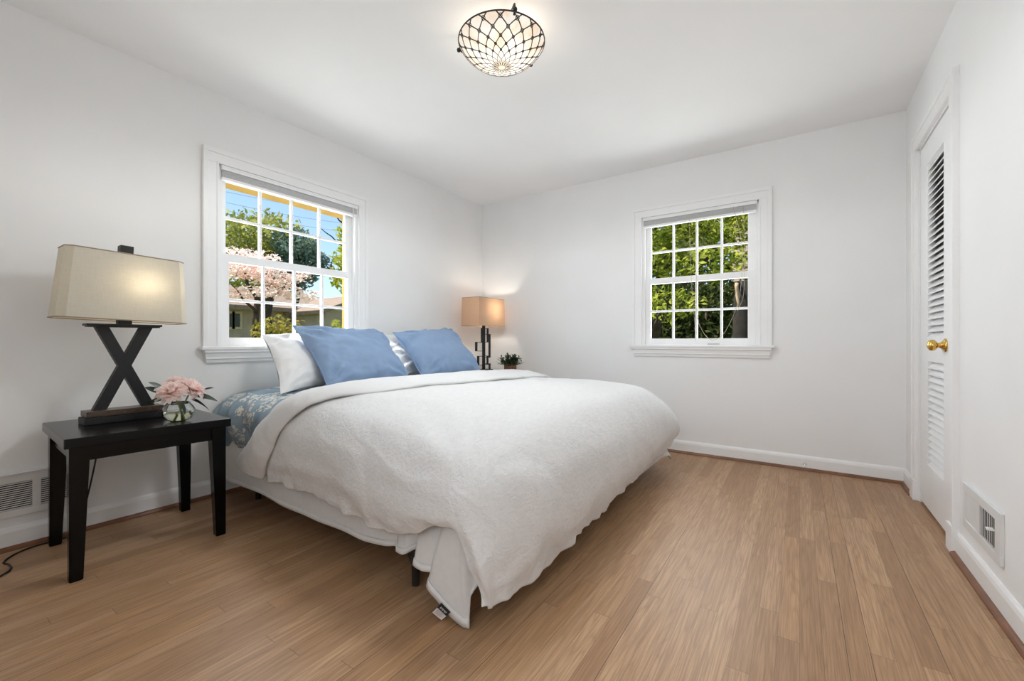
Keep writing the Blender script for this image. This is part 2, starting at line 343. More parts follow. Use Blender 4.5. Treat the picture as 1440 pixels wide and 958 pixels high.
BH = .102
def bb_profile(depth=.015): return [(0, 0), (depth, 0), (depth, BH - .022), (depth - .004, BH - .008), (depth - .010, BH), (0, BH)]
def shoe_profile(): return [(.015, 0), (.033, 0), (.032, .007), (.027, .014), (.020, .018), (.015, .019)]
def run(mb, prof, p0, p1, nrm):
    n = Vector((nrm[0], nrm[1], 0)); m = len(prof); vs = []
    for p in (p0, p1):
        for (d, z) in prof: vs.append(Vector((p[0], p[1], 0)) + n * d + Vector((0, 0, z)))
    return mb.add(vs, [(i, (i + 1) % m, m + (i + 1) % m, m + i) for i in range(m)] + [tuple(reversed(range(m))), tuple(range(m, 2 * m))])
for nm, runs in (('left', [((XL, YF), (XL, YB), (1, 0))]), ('back', [((XL, YB), (XR, YB), (0, -1))]),
                 ('right', [((XR, YF), (XR, 2.622), (-1, 0)), ((XR, 3.470), (XR, YB), (-1, 0))]), ('front', [((XL, YF), (HD0, YF), (0, 1)), ((HD1, YF), (XR, YF), (0, 1))])):
    mb = MB(); ms = MB()
    for p0, p1, n in runs: run(mb, bb_profile(), p0, p1, n); run(ms, shoe_profile(), p0, p1, n)
    structure('baseboard_' + nm, mb, 'trim')
    structure('trim_' + {'left': '1', 'back': '2', 'right': '3', 'front': '4'}[nm], ms, 'shoe')

# ------------------------------------------------------------------ windows
def make_window(name, op, to, ext_mat, lock_a, lift_a, head=1.941):
    a0, a1, z0, z1 = op
    def bx(mb, a, b, bev=0.0):
        lo = [min(a[i], b[i]) for i in range(3)]; hi = [max(a[i], b[i]) for i in range(3)]
        m2 = MB().box(lo, hi, bev); mb.add([to(*v) for v in m2.v], m2.f); return mb
    root = thing(name, to((a0 + a1) / 2, 0, z0), None, None, kind='structure')
    # casing: two-step profile, mitred look
    mb = MB(); cw = .083
    for (p, q) in (((a0 - cw, z0 - .0), (a0, z1)), ((a1, z0), (a1 + cw, z1)), ((a0 - cw, z1), (a1 + cw, z1 + cw))):
        bx(mb, (p[0], 0, p[1]), (q[0], -.016, q[1]), .002)
    for s, a in ((-1, a0 - cw), (1, a1 + cw)):
        bx(mb, (a + s * .0015, .002, z0), (a - s * .026, -.024, z1 + cw - .0262), .003)
    bx(mb, (a0 - cw - .0015, .002, z1 + cw - .026), (a1 + cw + .0015, -.024, z1 + cw + .0015), .003)
    for s, a in ((-1, a0), (1, a1)): bx(mb, (a - s * .0015, .002, z0), (a + s * .012, -.019, z1 + .012), .003)
    obj('casing', mb, 'trim', root)
    mb = MB()   # jamb liner
    bx(mb, (a0 - .005, -.002, z0), (a0 + .012, T, z1)); bx(mb, (a1 - .012, -.002, z0), (a1 + .005, T, z1)); bx(mb, (a0, -.002, z1 - .012), (a1, T, z1 + .004))
    bx(mb, (a0 + .012, .0, z0), (a0 + .026, .018, z1), .002); bx(mb, (a1 - .026, .0, z0), (a1 - .012, .018, z1), .002)
    obj('jamb', mb, 'trim', root)
    mb = MB(); bx(mb, (a0 - cw - .020, 0, .880), (a1 + cw + .020, -.055, .902), .006); bx(mb, (a0, 0, .880), (a1, .06, .902)); obj('sill', mb, 'trim', root)
    # apron with returned, slanted ends and ogee steps
    mb = MB(); aa0, aa1 = a0 - cw, a1 + cw
    prof = [(0, .880, 0), (.046, .880, 0), (.046, .866, .000), (.036, .858, .006), (.030, .838, .010), (.030, .826, .012), (.022, .822, .014), (.018, .804, .018), (0, .800, .020)]
    vs = [to(aa0 + i, -d, z) for d, z, i in prof] + [to(aa1 - i, -d, z) for d, z, i in prof]; m = len(prof)
    mb.add(vs, [(i, (i + 1) % m, m + (i + 1) % m, m + i) for i in range(m)] + [tuple(reversed(range(m))), tuple(range(m, 2 * m))]); obj('apron', mb, 'trim', root)
    # sashes
    def sash(nm, d0, d1, sa0, sa1, sz0, sz1, ga0, ga1, gz0, gz1):
        mb = MB()
        bx(mb, (sa0, d0, sz0), (ga0, d1, sz1), .002); bx(mb, (ga1, d0, sz0), (sa1, d1, sz1), .002)
        bx(mb, (ga0, d0 + .0006, sz0), (ga1, d1, gz0), .001); bx(mb, (ga0, d0 + .0006, gz1), (ga1, d1, sz1), .001)
        s = obj(nm, mb, 'trim', root)
        mm = MB(); dm = (d0 + d1) / 2
        for k in (1, 2, 3):
            a = ga0 + (ga1 - ga0) * k / 4; bx(mm, (a - .0085, d0 + .004, gz0 - .002), (a + .0085, d1 - .004, gz1 + .002), .003)
        zm = (gz0 + gz1) / 2; bx(mm, (ga0 - .002, d0 + .005, zm - .0085), (ga1 + .002, d1 - .005, zm + .0085), .003)
        obj('muntins', mm, 'trim', s)
        g = MB(); bx(g, (ga0 - .003, dm - .0015, gz0 - .003), (ga1 + .003, dm + .0015, gz1 + .003)); obj('pane', g, 'pane', s)
        return s
    g0, g1 = a0 + .070, a1 - .078
    up = sash('upper_sash', .052, .082, a0 + .012, a1 - .012, 1.438, z1 - .012, g0 - .006, g1 - .002, 1.482, 1.938)
    lo = sash('lower_sash', .020, .050, a0 + .014, a1 - .014, .902, 1.478, g0, g1, .955, 1.428)
    if lock_a:
        k = MB(); bx(k, (lock_a - .018, .016, 1.404), (lock_a + .018, .024, 1.420), .003); obj('sash_lock', k, 'black_metal', lo)
    if lift_a:
        k = MB(); bx(k, (lift_a - .045, .012, .903), (lift_a + .045, .022, .918), .003); obj('sash_lift', k, 'grey_slat', lo)
    e = MB()
    bx(e, (a0 - .03, .085, head), (a1 + .03, .205, 2.03)); bx(e, (a1 - .002, .085, .86), (a1 + .06, .205, 2.03)); bx(e, (a0 - .06, .085, .86), (a0 + .002, .205, 2.03)); bx(e, (a0 - .06, .085, .84), (a1 + .06, .22, .90))
    obj('exterior_frame', e, ext_mat, root)
    return root
to1 = lambda a, d, z: (XL - d, a, z)
to2 = lambda a, d, z: (a, YB + d, z)
make_window('window_1', OPEN1, to1, 'ext_frame', 1.589, None)
make_window('window_2', OPEN2, to2, 'siding', None, -.577, 2.0)

# ------------------------------------------------------------------ closet door
root = thing('door_1', (XR, 2.71, 0), None, None, kind='structure')
y0, y1, z0, z1 = DOOR
mb = MB()
for (p, q) in (((y0 - .083, 0), (y0, z1)), ((y1, 0), (y1 + .083, z1)), ((y0 - .083, z1), (y1 + .083, z1 + .083))):
    mb.box((XR - .018, p[0], p[1]), (XR + .002, q[0], q[1]), .003)
mb.box((XR - .024, y0 - .0845, .12), (XR + .003, y0 - .060, z1 + .0598), .003).box((XR - .024, y1 + .060, .12), (XR + .003, y1 + .0845, z1 + .0598), .003).box((XR - .024, y0 - .0845, z1 + .060), (XR + .003, y1 + .0845, z1 + .0845), .003)
mb.box((XR - .027, y0 - .086, 0), (XR + .004, y0 + .0015, .12), .002).box((XR - .027, y1 - .0015, 0), (XR + .004, y1 + .086, .12), .002)
obj('casing', mb, 'trim', root)
mb = MB().box((XR, y0 - .005, 0), (XR + .12, y0 + .010, z1)).box((XR, y1 - .010, 0), (XR + .12, y1 + .005, z1)).box((XR, y0, z1 - .010), (XR + .12, y1, z1 + .005)); obj('jamb', mb, 'trim', root)
DX0, DX1 = XR + .006, XR + .040; ly0, ly1 = y0 + .012, y1 - .013; sy0, sy1 = 2.900, 3.215; zt = z1 - .016
mb = MB().box((DX0, ly0, .015), (DX1, sy0, zt), .002).box((DX0, sy1, .015), (DX1, ly1, zt), .002)
mb.box((DX0, sy0 - .002, .015), (DX1, sy1 + .002, .255), .002).box((DX0, sy0 - .002, .822), (DX1, sy1 + .002, .952), .002).box((DX0, sy0 - .002, 1.905), (DX1, sy1 + .002, zt), .002)
leaf = obj('door_leaf', mb, 'trim', root)
mb = MB()
for (za, zb) in ((.255, .822), (.952, 1.905)):
    n = int(round((zb - za) / .0345)); st = (zb - za) / n
    for k in range(n):
        zc = za + st * (k + .5)
        a, b = (DX0 + .003, zc - .017), (DX1 - .003, zc + .017)     # outer edge low, inner edge high
        for_y = ((sy0 - .004), (sy1 + .004)); th = .0034
        p = []
        for yy in for_y: p += [(a[0], yy, a[1] - th), (b[0], yy, b[1] - th), (b[0], yy, b[1] + th), (a[0], yy, a[1] + th)]
        mb.add(p, [(0, 1, 2, 3), (7, 6, 5, 4), (0, 4, 5, 1), (1, 5, 6, 2), (2, 6, 7, 3), (3, 7, 4, 0)])
obj('louvers', mb, 'trim', leaf)
kx, ky, kz = DX0, 2.862, .913
mb = MB().lathe([(0, 0), (.033, 0), (.033, -.003), (.026, -.008), (.016, -.016), (.012, -.022), (.0115, -.028), (.013, -.030), (.020, -.034), (.0265, -.042), (.0275, -.050), (.024, -.059), (.014, -.065), (0, -.067)], (kx, ky, kz), 'x', 28)
obj('door_knob', mb, 'brass', leaf, True)['label'] = 'round brass door knob'
for zc in (1.815, .335):
    mb = MB()
    for k in range(3): mb.lathe([(0, 0), (.0065, 0), (.0065, .026), (0, .026)], (XR - .010, y1 + .004, zc - .045 + k * .031), 'z', 12)
    mb.box((XR - .020, y1 + .006, zc - .045), (XR - .016, y1 + .040, zc + .045), .001)
    obj('hinge', mb, 'trim', root)

# ------------------------------------------------------------------ vents and door stop
v = thing('wall_register', (XR, 2.33, .165), 'white metal floor-level register with small lever beside the closet door', 'vent')
ry0, ry1, rz0, rz1 = 2.13, 2.53, .163, .346; X = XR
mb = MB(); b = .035
mb.box((X - .012, ry0, rz0), (X, ry1, rz0 + b), .003).box((X - .012, ry0, rz1 - b), (X, ry1, rz1), .003).box((X - .0115, ry0 + .001, rz0 + b - .001), (X, ry0 + .045, rz1 - b + .001), .001).box((X - .0115, ry1 - .035, rz0 + b - .001), (X, ry1 - .001, rz1 - b + .001), .001).box((X - .010, 2.335, rz0 + b - .001), (X, 2.365, rz1 - b + .001), .001)
obj('frame', mb, 'steel', v)
obj('shade_sheet', MB().box((X - .0012, ry0 + .04, rz0 + .03), (X - .0004, ry1 - .03, rz1 - .03)), 'vent_shade', v)  # thin black sheet on the wall, painted shade behind the louvers
mb = MB(); n = 9
for k in range(n):
    yy = ry0 + .048 + (2.335 - ry0 - .048) * (k + .5) / n
    mb.box((X - .0085, yy - .0026, rz0 + .03), (X - .0079, yy + .0026, rz1 - .03))
for k in range(14):
    yy = 2.365 + (ry1 - .035 - 2.365) * (k + .5) / 14
    mb.box((X - .008, yy - .0046, rz0 + .03), (X - .006, yy + .0046, rz1 - .03))
obj('louvers', mb, 'steel', v)
obj('lever', MB().box((X - .026, 2.192, .262), (X - .006, 2.214, .270), .003), 'trim', v)
v = thing('return_grille', (XL, .38, .143), 'wide white slotted return grille above the baseboard behind the black table', 'vent')
gy0, gy1, gz0, gz1 = .17, .556, .143, .338; X = XL
mb = MB(); secs = ((.205, .385), (.411, .535))
mb.box((X, gy0, gz0), (X + .012, gy1, .176), .002).box((X, gy0, .297), (X + .012, gy1, gz1 - .006), .001).box((X, gy0 + .001, .175), (X + .0115, secs[0][0], .298), .001).box((X, secs[0][1], .175), (X + .011, secs[1][0], .298), .001).box((X, secs[1][1], .175), (X + .0115, gy1 - .001, .298), .001)
mb.box((X, gy0, gz1 - .005), (X + .020, gy1, gz1 + .002), .002)
obj('frame', mb, 'steel', v)
obj('shade_sheet', MB().box((X + .0004, gy0 + .02, gz0 + .02), (X + .0014, gy1 - .02, gz1 - .02)), 'vent_shade', v)  # black sheet laid on the wall as the dark of the slots
mb = MB()
for s0, s1 in secs:
    for k in range(13):
        z = .176 + (.297 - .176) * (k + .5) / 13
        mb.box((X + .0075, s0 - .001, z - .0022), (X + .0095, s1 + .001, z + .0022))
obj('louvers', mb, 'steel', v)
v = thing('door_stop', (.03, YB - .015, .046), 'small white spring door stop sticking out of the back baseboard', 'door stop')
c = (.03, YB - .015, .046)
obj('base', MB().lathe([(0, 0), (.011, 0), (.011, -.006), (.006, -.010), (0, -.010)], c, 'y', 16), 'chrome', v, True)
pts = [(c[0] + .0055 * math.cos(a * .9), c[1] - .008 - a * .00095, c[2] + .0055 * math.sin(a * .9)) for a in range(0, 58)]
obj('spring', MB().tube(pts, .0011, 6), 'chrome', v, True)
obj('tip', MB().lathe([(0, 0), (.0075, 0), (.0085, -.008), (.006, -.014), (0, -.015)], (c[0], c[1] - .060, c[2]), 'y', 16), 'trim', v, True)

# ------------------------------------------------------------------ raised blinds
def blind(op, to, label, wand_a, cords):
    a0, a1 = op[0] + .014, op[1] - .014; zt = op[3] - .006
    def bx(mb, a, b, bev=0.0):
        lo = [min(a[i], b[i]) for i in range(3)]; hi = [max(a[i], b[i]) for i in range(3)]
        m2 = MB().box(lo, hi, bev); return mb.add([to(*v) for v in m2.v], m2.f)
    r = thing('window_blind', to((a0 + a1) / 2, 0, zt), label, 'blind', 'raised window blinds')
    obj('head_rail', bx(bx(MB(), (a0, -.022, zt - .026), (a1, .014, zt), .002), (a0 - .002, -.026, zt - .010), (a1 + .002, -.020, zt - .004), .001), 'trim', r)
    mb = MB()
    for k in range(9): z = zt - .030 - k * .0042; j = random.uniform(-.0015, .0015); bx(mb, (a0 + .004, -.016 + j, z - .0030), (a1 - .004, .012 + j, z), .0008)
    obj('slat_stack', mb, 'grey_slat', r)
    obj('bottom_rail', bx(MB(), (a0 + .003, -.018, zt - .086), (a1 - .003, .012, zt - .068), .003), 'trim', r)
    if wand_a is not None:
        obj('wand', MB().tube([to(wand_a, -.020, zt - .02), to(wand_a, -.022, 1.70), to(wand_a + .004, -.020, 1.30)], .0035, 8), 'trim', r, True)
    for pts, rad in cords:
        P = [Vector(to(*p)) for p in pts]; cc = [crv(P, u * .1) for u in range(0, (len(P) - 1) * 10 + 1)]
        obj('cord', MB().tube(cc, rad, 6), 'ivory_cord', r, True)
    return r
blind(OPEN1, to1, 'white blind drawn up under the window casing beside the bed', 2.072, [])
b2 = blind(OPEN2, to2, 'white blind drawn up in the window of the far wall, with hanging cords', None, [
    ([(-.43, -.024, 1.985), (-.372, -.024, 1.70), (-.370, -.024, 1.45), (-.400, -.024, 1.22), (-.480, -.024, 1.02), (-.545, -.024, .950), (-.600, -.026, .95), (-.655, -.024, 1.02), (-.69, -.024, 1.14), (-.70, -.022, 1.5), (-.70, -.02, 1.93)], .0015),
    ([(-.755, -.02, 1.94), (-.742, -.024, 1.60), (-.735, -.024, 1.40), (-.712, -.024, 1.10), (-.705, -.024, .93)], .0013),
    ([(-.36, -.02, 1.985), (-.352, -.024, 1.60), (-.358, -.024, 1.30), (-.40, -.024, 1.165)], .0013)])

# ------------------------------------------------------------------ bed
bed = thing('bed', (-1.9, 2.15, 0), 'king size bed on a low frame with black legs under the window', 'bed')
BX0, BX1, BY0, BY1 = -2.895, -.885, 1.185, 3.12
mb = MB().box((BX0, BY0 + .02, .165), (BX1, BY0 + .055, .20), .002).box((BX0, BY1 - .055, .165), (BX1, BY1 - .02, .20), .002).box((BX0, 2.13, .165), (BX1, 2.17, .20), .002)
for xx in (-2.70, -1.95, -1.14): mb.box((xx - .02, BY0 + .02, .15), (xx + .02, BY1 - .02, .168), .002)
obj('frame', mb, 'bed_metal', bed)
for i, (lx, ly) in enumerate([(-2.655, 1.245), (-1.218, 1.143), (-2.655, 3.06), (-1.19, 3.06), (-2.655, 2.15), (-1.19, 2.15)]):
    mb = MB().lathe([(0, 0), (.014, 0), (.015, .006), (.017, .10), (.022, .165), (0, .165)], (lx, ly, 0), 'z', 16)
    p = [(lx - .085, ly - .006, .165), (lx - .06, ly - .006, .135), (lx - .012, ly - .006, .065), (lx + .012, ly - .006, .065), (lx + .03, ly - .006, .165)]
    q = [(a, b_ + .012, c_) for a, b_, c_ in p]
    mb.add(p + q, [(0, 1, 2, 3, 4), (9, 8, 7, 6, 5)] + [(k, (k + 1) % 5, 5 + (k + 1) % 5, 5 + k) for k in range(5)])
    smooth_by_angle(obj('leg', mb, 'bed_metal', bed))
smooth_by_angle(obj('box_spring', MB().box((BX0, BY0, .20), (BX1, BY1, .395), .03), 'mattress', bed))
smooth_by_angle(obj('mattress', MB().box((BX0, BY0 + .035, .40), (BX1 - .06, BY1 - .035, .600), .07), 'mattress', bed))

# bed skirt: hangs off the box spring on the near side, the foot and the far side
def V(*a): return Vector(a)
near = [(-2.89, 1.125, .135), (-2.635, 1.09, .142), (-2.55, 1.085, .152), (-2.40, 1.08, .160), (-2.32, 1.08, .158), (-2.17, 1.08, .149), (-1.944, 1.085, .137), (-1.775, 1.085, .133), (-1.568, 1.08, .139), (-1.435, 1.08, .139), (-1.313, 1.085, .149), (-1.262, 1.09, .160),
        (-1.243, 1.075, .150), (-1.20, 1.07, .152), (-1.168, 1.10, .170), (-1.132, 1.095, .166), (-1.136, 1.055, .140), (-1.085, 1.050, .135), (-1.045, 1.065, .138), (-1.035, 1.10, .15),
        (-1.060, 1.045, .094), (-1.000, 1.045, .055), (-.955, 1.05, .025), (-.915, 1.062, .004), (-.888, 1.064, .003), (-.895, 1.075, .09), (-.87, 1.10, .14), (-.845, 1.14, .11),
        (-.835, 1.3, .085), (-.83, 1.6, .095), (-.83, 1.9, .085), (-.83, 2.2, .095), (-.83, 2.5, .095), (-.825, 2.8, .10), (-.82, 3.05, .10), (-.80, 3.20, .10), (-.79, 3.26, .06), (-.84, 3.24, .10), (-1.0, 3.20, .12), (-2.0, 3.18, .13), (-2.89, 3.18, .13)]
tops = []
for p in near:
    x, y, z = p
    if y < 1.13 and x < -.9: tops.append(V(min(x, -.95) if x > -.96 else x, 1.150, .40))
    elif y > 3.12: tops.append(V(min(x, -.89), 3.145, .40))
    else: tops.append(V(-.865, max(1.16, min(y, 3.12)), .40))
for i, k in enumerate((20, 21, 22, 23, 24)): tops[k] = V(-.985 + i * .012, 1.11 - i * .002, .40)
rows = []
N = (len(near) - 1) * 5
NP = [V(*p) for p in near]
for j in range(13):
    s = j / 12; row = []
    for i in range(N + 1):
        u = i / 5; a = crv(tops, u); b_ = crv(NP, u); k = int(u); t_ = u - k
        if k < len(NP) - 1: b_ = NP[k].lerp(NP[k + 1], t_) * .45 + b_ * .55
        p = a.lerp(b_, s)
        f = math.sin(math.pi * min(1, s * 1.0)) * .010 + s * .0035
        p.y += -f * (1 if p.y < 2 else -1) * (1 if p.x < -.9 else .2)
        w = noise.noise(Vector((p.x * 5, p.y * 5, s * 1.5))) * .012 * s
        if p.x > -.9: p.x += abs(w)
        else: p.y += w if p.y < 2 else -w
        p.z = max(p.z, .0035); row.append(p)
    rows.append(row)
skirt = obj('bed_skirt', MB().grid(rows), 'skirt', bed, True, recalc=False)
md = skirt.modifiers.new('thickness', 'SOLIDIFY'); md.thickness = .0025; md.offset = 0
hem = [[rows[11][i].lerp(rows[12][i], .2 * 0 + .0) + (rows[11][i] - rows[12][i]).normalized() * 0 for i in range(N + 1)], rows[12]]
hm = []
for k in (0, 1):
    r_ = []
    for i in range(N + 1):
        p = rows[11][i] if k == 0 else rows[12][i]
        p = Vector(p); o_ = V(.004, 0, 0) if p.x > -.9 and p.y > 1.12 else V(0, -.004 if p.y < 2 else .004, 0)
        r_.append(p + o_ + V(0, 0, .001))
    hm.append(r_)
hemo = obj('hem', MB().grid(hm), 'hem', skirt, True, recalc=False)
md = hemo.modifiers.new('thickness', 'SOLIDIFY'); md.thickness = .002; md.offset = 0
# care label sewn to the trailing corner
tg0, tg1, tg2, tg3 = V(-.986, 1.040, .062), V(-.945, 1.040, .046), V(-.982, 1.036, .010), V(-1.022, 1.034, .022)
tg = obj('care_label', MB().hexa([tg3 + V(0, -.001, 0), tg2 + V(0, -.001, 0), tg2, tg3, tg0 + V(0, -.001, 0), tg1 + V(0, -.001, 0), tg1, tg0]), 'tag_white', skirt); tg['label'] = 'white printed care label'
md_a, md_b = tg0.lerp(tg3, .42), tg1.lerp(tg2, .42)
tb = obj('brand_label', MB().hexa([md_a + V(0, -.003, 0), md_b + V(0, -.003, 0), md_b + V(0, -.001, 0), md_a + V(0, -.001, 0), tg0 + V(0, -.003, .002), tg1 + V(0, -.003, .002), tg1 + V(0, -.001, .002), tg0 + V(0, -.001, .002)]), 'tag_black', skirt); tb['label'] = 'black woven label'
mb = MB(); ms = MB()
def on_tag(u_, s_, off): return tg0.lerp(tg1, u_).lerp(tg3.lerp(tg2, u_), s_) + V(0, -off, 0)
for k in range(6):
    s_ = .50 + k * .07; mb.add([on_tag(.12, s_, .0016), on_tag(.88 - .1 * (k % 3), s_, .0016), on_tag(.88 - .1 * (k % 3), s_ + .03, .0016), on_tag(.12, s_ + .03, .0016)], [(0, 1, 2, 3)])
for k in range(6):
    u_ = .18 + k * .11; h_ = .10 if k % 2 else .16
    ms.add([on_tag(u_, .14, .0036), on_tag(u_ + .07, .14, .0036), on_tag(u_ + .07, .14 + h_, .0036), on_tag(u_, .14 + h_, .0036)], [(0, 1, 2, 3)])
obj('print', mb, 'tag_text', tg); obj('print', ms, 'tag_white', tb)

# floral sheet over the mattress
rows = []
for i in range(90):
    x = -2.905 + i / 89 * 1.35; row = []
    dr = max(0, 1 - (x + 2.905) / .16)                      # rounds down to the wall
    prof = [(1.150, .325), (1.118, .40), (1.105, .47), (1.115, .535), (1.16, .590), (1.24, .625), (1.36, .638), (1.7, .642), (2.2, .642), (2.7, .640), (2.98, .636), (3.08, .61), (3.15, .56), (3.165, .46), (3.16, .34)]
    pv = [V(x, y, z) for y, z in prof]
    for j in range(141):
        u = j / 140 * (len(pv) - 1); p = crv(pv, u)
        sd = max(0, 1 - u / 4.5)
        fold = (abs(math.sin(x * 15 + 1.2 * math.sin(x * 9) + p.z * 5 + p.y * 3)) - .5) * .045 * min(1, sd * 1.6) * (1.0 if x < -2.3 else .4) + noise.noise(Vector((x * 7, p.y * 7, p.z * 9))) * .012 * sd
        p.y -= fold + .004 * sd
        p.z += noise.noise(Vector((x * 6, p.y * 5, 3.1))) * .006 * (1 - sd) - dr * .02
        row.append(p)
    rows.append(row)
fs = obj('bed_sheet', MB().grid(rows), 'floral', None, True, origin=(-2.3, 2.15, .62)); meta(fs, 'slate blue sheet with cream floral print tucked over the mattress', 'sheet')
md = fs.modifiers.new('thickness', 'SOLIDIFY'); md.thickness = .003; md.offset = 0

# duvet
ctrl_raw = [
 [(-2.46,1.052,.300),(-2.29,1.040,.425),(-2.155,1.055,.555),(-2.06,1.135,.655),(-1.97,1.40,.700),(-1.93,2.1,.705),(-1.95,2.75,.680),(-2.0,3.03,.630),(-2.05,3.22,.52),(-2.1,3.24,.30)],
 [(-2.16,1.045,.264),(-2.05,1.025,.400),(-1.95,1.045,.545),(-1.81,1.135,.650),(-1.62,1.40,.690),(-1.55,2.1,.690),(-1.60,2.75,.662),(-1.65,3.03,.612),(-1.7,3.20,.50),(-1.7,3.25,.28)],
 [(-1.80,1.045,.262),(-1.76,1.015,.400),(-1.70,1.035,.535),(-1.60,1.135,.640),(-1.40,1.40,.680),(-1.30,2.1,.680),(-1.30,2.75,.660),(-1.35,3.05,.622),(-1.4,3.20,.48),(-1.4,3.25,.27)],
 [(-1.44,1.045,.240),(-1.44,1.005,.380),(-1.42,1.025,.515),(-1.38,1.125,.625),(-1.20,1.40,.668),(-1.10,2.1,.668),(-1.10,2.75,.650),(-1.15,3.05,.614),(-1.2,3.20,.47),(-1.2,3.24,.26)],
 [(-1.18,1.032,.240),(-1.21,0.998,.350),(-1.20,1.015,.490),(-1.16,1.115,.605),(-1.02,1.40,.650),(-0.96,2.1,.650),(-0.96,2.75,.636),(-1.00,3.05,.602),(-1.03,3.20,.46),(-1.03,3.24,.26)],
 [(-1.01,1.020,.312),(-1.00,0.990,.360),(-.975,1.010,.470),(-.935,1.105,.570),(-.865,1.40,.605),(-.835,2.1,.605),(-.835,2.75,.595),(-.86,3.04,.562),(-.88,3.17,.44),(-.88,3.21,.28)],
 [(-.905,1.018,.315),(-.885,1.000,.370),(-.860,1.025,.420),(-.805,1.130,.475),(-.755,1.40,.470),(-.735,2.1,.460),(-.735,2.75,.460),(-.735,3.04,.460),(-.75,3.16,.39),(-.78,3.20,.29)],
 [(-.852,1.030,.212),(-.815,1.020,.260),(-.790,1.080,.275),(-.760,1.170,.285),(-.735,1.40,.275),(-.720,2.1,.290),(-.715,2.75,.300),(-.695,3.04,.320),(-.70,3.15,.31),(-.76,3.20,.29)],
 [(-.806,1.034,.122),(-.780,1.06,.108),(-.788,1.120,.098),(-.784,1.22,.092),(-.780,1.42,.095),(-.780,2.0,.128),(-.780,2.65,.158),(-.765,3.04,.170),(-.745,3.15,.225),(-.765,3.19,.28)]]
ctrl = [[V(*p) for p in r_] for r_ in ctrl_raw]
NU, NVV = 210, 230
def duvet_pt(u, v):
    p = surf(ctrl, u, v); e = .01
    du = surf(ctrl, min(u + e, 8), v) - surf(ctrl, max(u - e, 0), v); dv = surf(ctrl, u, min(v + e, 9)) - surf(ctrl, u, max(v - e, 0))
    n = du.cross(dv)
    n = n.normalized() if n.length > 1e-9 else V(0, 0, 1)
    if n.dot(p - V(-1.8, 2.15, .2)) < 0: n = -n
    return p, n
rows = []
for i in range(NU + 1):
    u = 8 * i / NU; row = []
    for j in range(NVV + 1):
        v = 9 * j / NVV; p, n = duvet_pt(u, v)
        q = p * 1.0
        side = max(0, 1 - v / 3.2); foot = max(0, (u - 5) / 3)
        d = noise.fractal(q * 6.5, 1.0, 2.0, 3) * .0026 + noise.noise(q * 2.3) * .008
        # soft tension ridges that run down the drop
        d += (side * .9) * .012 * noise.noise(V(p.x * 9 + p.z * 4, p.z * 1.6, 1.7)) + foot * .012 * noise.noise(V(p.y * 8 - p.z * 3, p.z * 1.5, 8.2))
        cn = side * foot; d += cn * .014 * math.sin((p.x - p.y) * 55)
        # ridges fanning from the near foot corner
        rx, ry = p.x + .86, p.y - 1.02; rr = math.hypot(rx, ry); an = math.atan2(ry, rx)
        d += .0045 * math.exp(-((rr - .38) / .26) ** 2) * math.sin(an * 13 + noise.noise(q * 3) * 4) * min(1, rr / .2)
        rs_ = .25 + .75 * min(1, side + foot)
        d += rs_ * .0060 * (1 - abs(noise.noise(V(p.x * 3.6 + p.z * 3, p.y * 3.0, p.z * 4 + 9)))) ** 7 - rs_ * .0040 * (1 - abs(noise.noise(V(p.x * 6.5 - p.y * 2, p.y * 5.0 + p.z * 4, 3.3)))) ** 8
        hem_w = max(0, 1 - v / .8) + max(0, (u - 7.3) / .7)
        d += min(1, hem_w) * .018 * noise.noise(V(p.x * 17, p.y * 17, p.z * 9)) + side * (1 - foot) * .010 * noise.noise(V(p.x * 5, p.z * 16, 5.5))
        if p.z < .33: p.z += hem_w * .020 * noise.noise(V(p.x * 9, p.y * 9, 2.0))
        p = p + n * d; row.append(p)
    rows.append(row)
duvet = obj('duvet', MB().grid(rows), 'duvet', None, True, origin=(-1.6, 2.1, .66)); meta(duvet, 'white crinkled duvet hanging over the foot and side of the bed', 'duvet')
md = duvet.modifiers.new('thickness', 'SOLIDIFY'); md.thickness = .012; md.offset = -1
# folded-back band at the head of the duvet
rows = []
for i in range(34):
    s = i / 33; row = []
    for j in range(NVV + 1):
        v = 9 * j / NVV; u = s * 1.0
        p, n = duvet_pt(u, v)
        puff = .012 + .026 * math.sin(math.pi * min(1, s * 1.0)) ** .6
        wob = .02 * noise.noise(V(p.y * 3, 4.0, p.z * 3)) * s
        p2, n2 = duvet_pt(max(0, min(1.2, u + wob)), v)
        p = p2 + n2 * (puff + noise.fractal(p2 * 5.5, 1, 2, 3) * .006 + .006 * noise.noise(V(p2.x * 14 + p2.z * 10, p2.y * 4, 0)))
        if s == 0: p = p - V(.012, 0, .004)
        row.append(p)
    rows.append(row)
fo = obj('folded_edge', MB().grid(rows), 'duvet_under', duvet, True); fo['label'] = 'smooth folded-back top edge'
md = fo.modifiers.new('thickness', 'SOLIDIFY'); md.thickness = .014; md.offset = -1

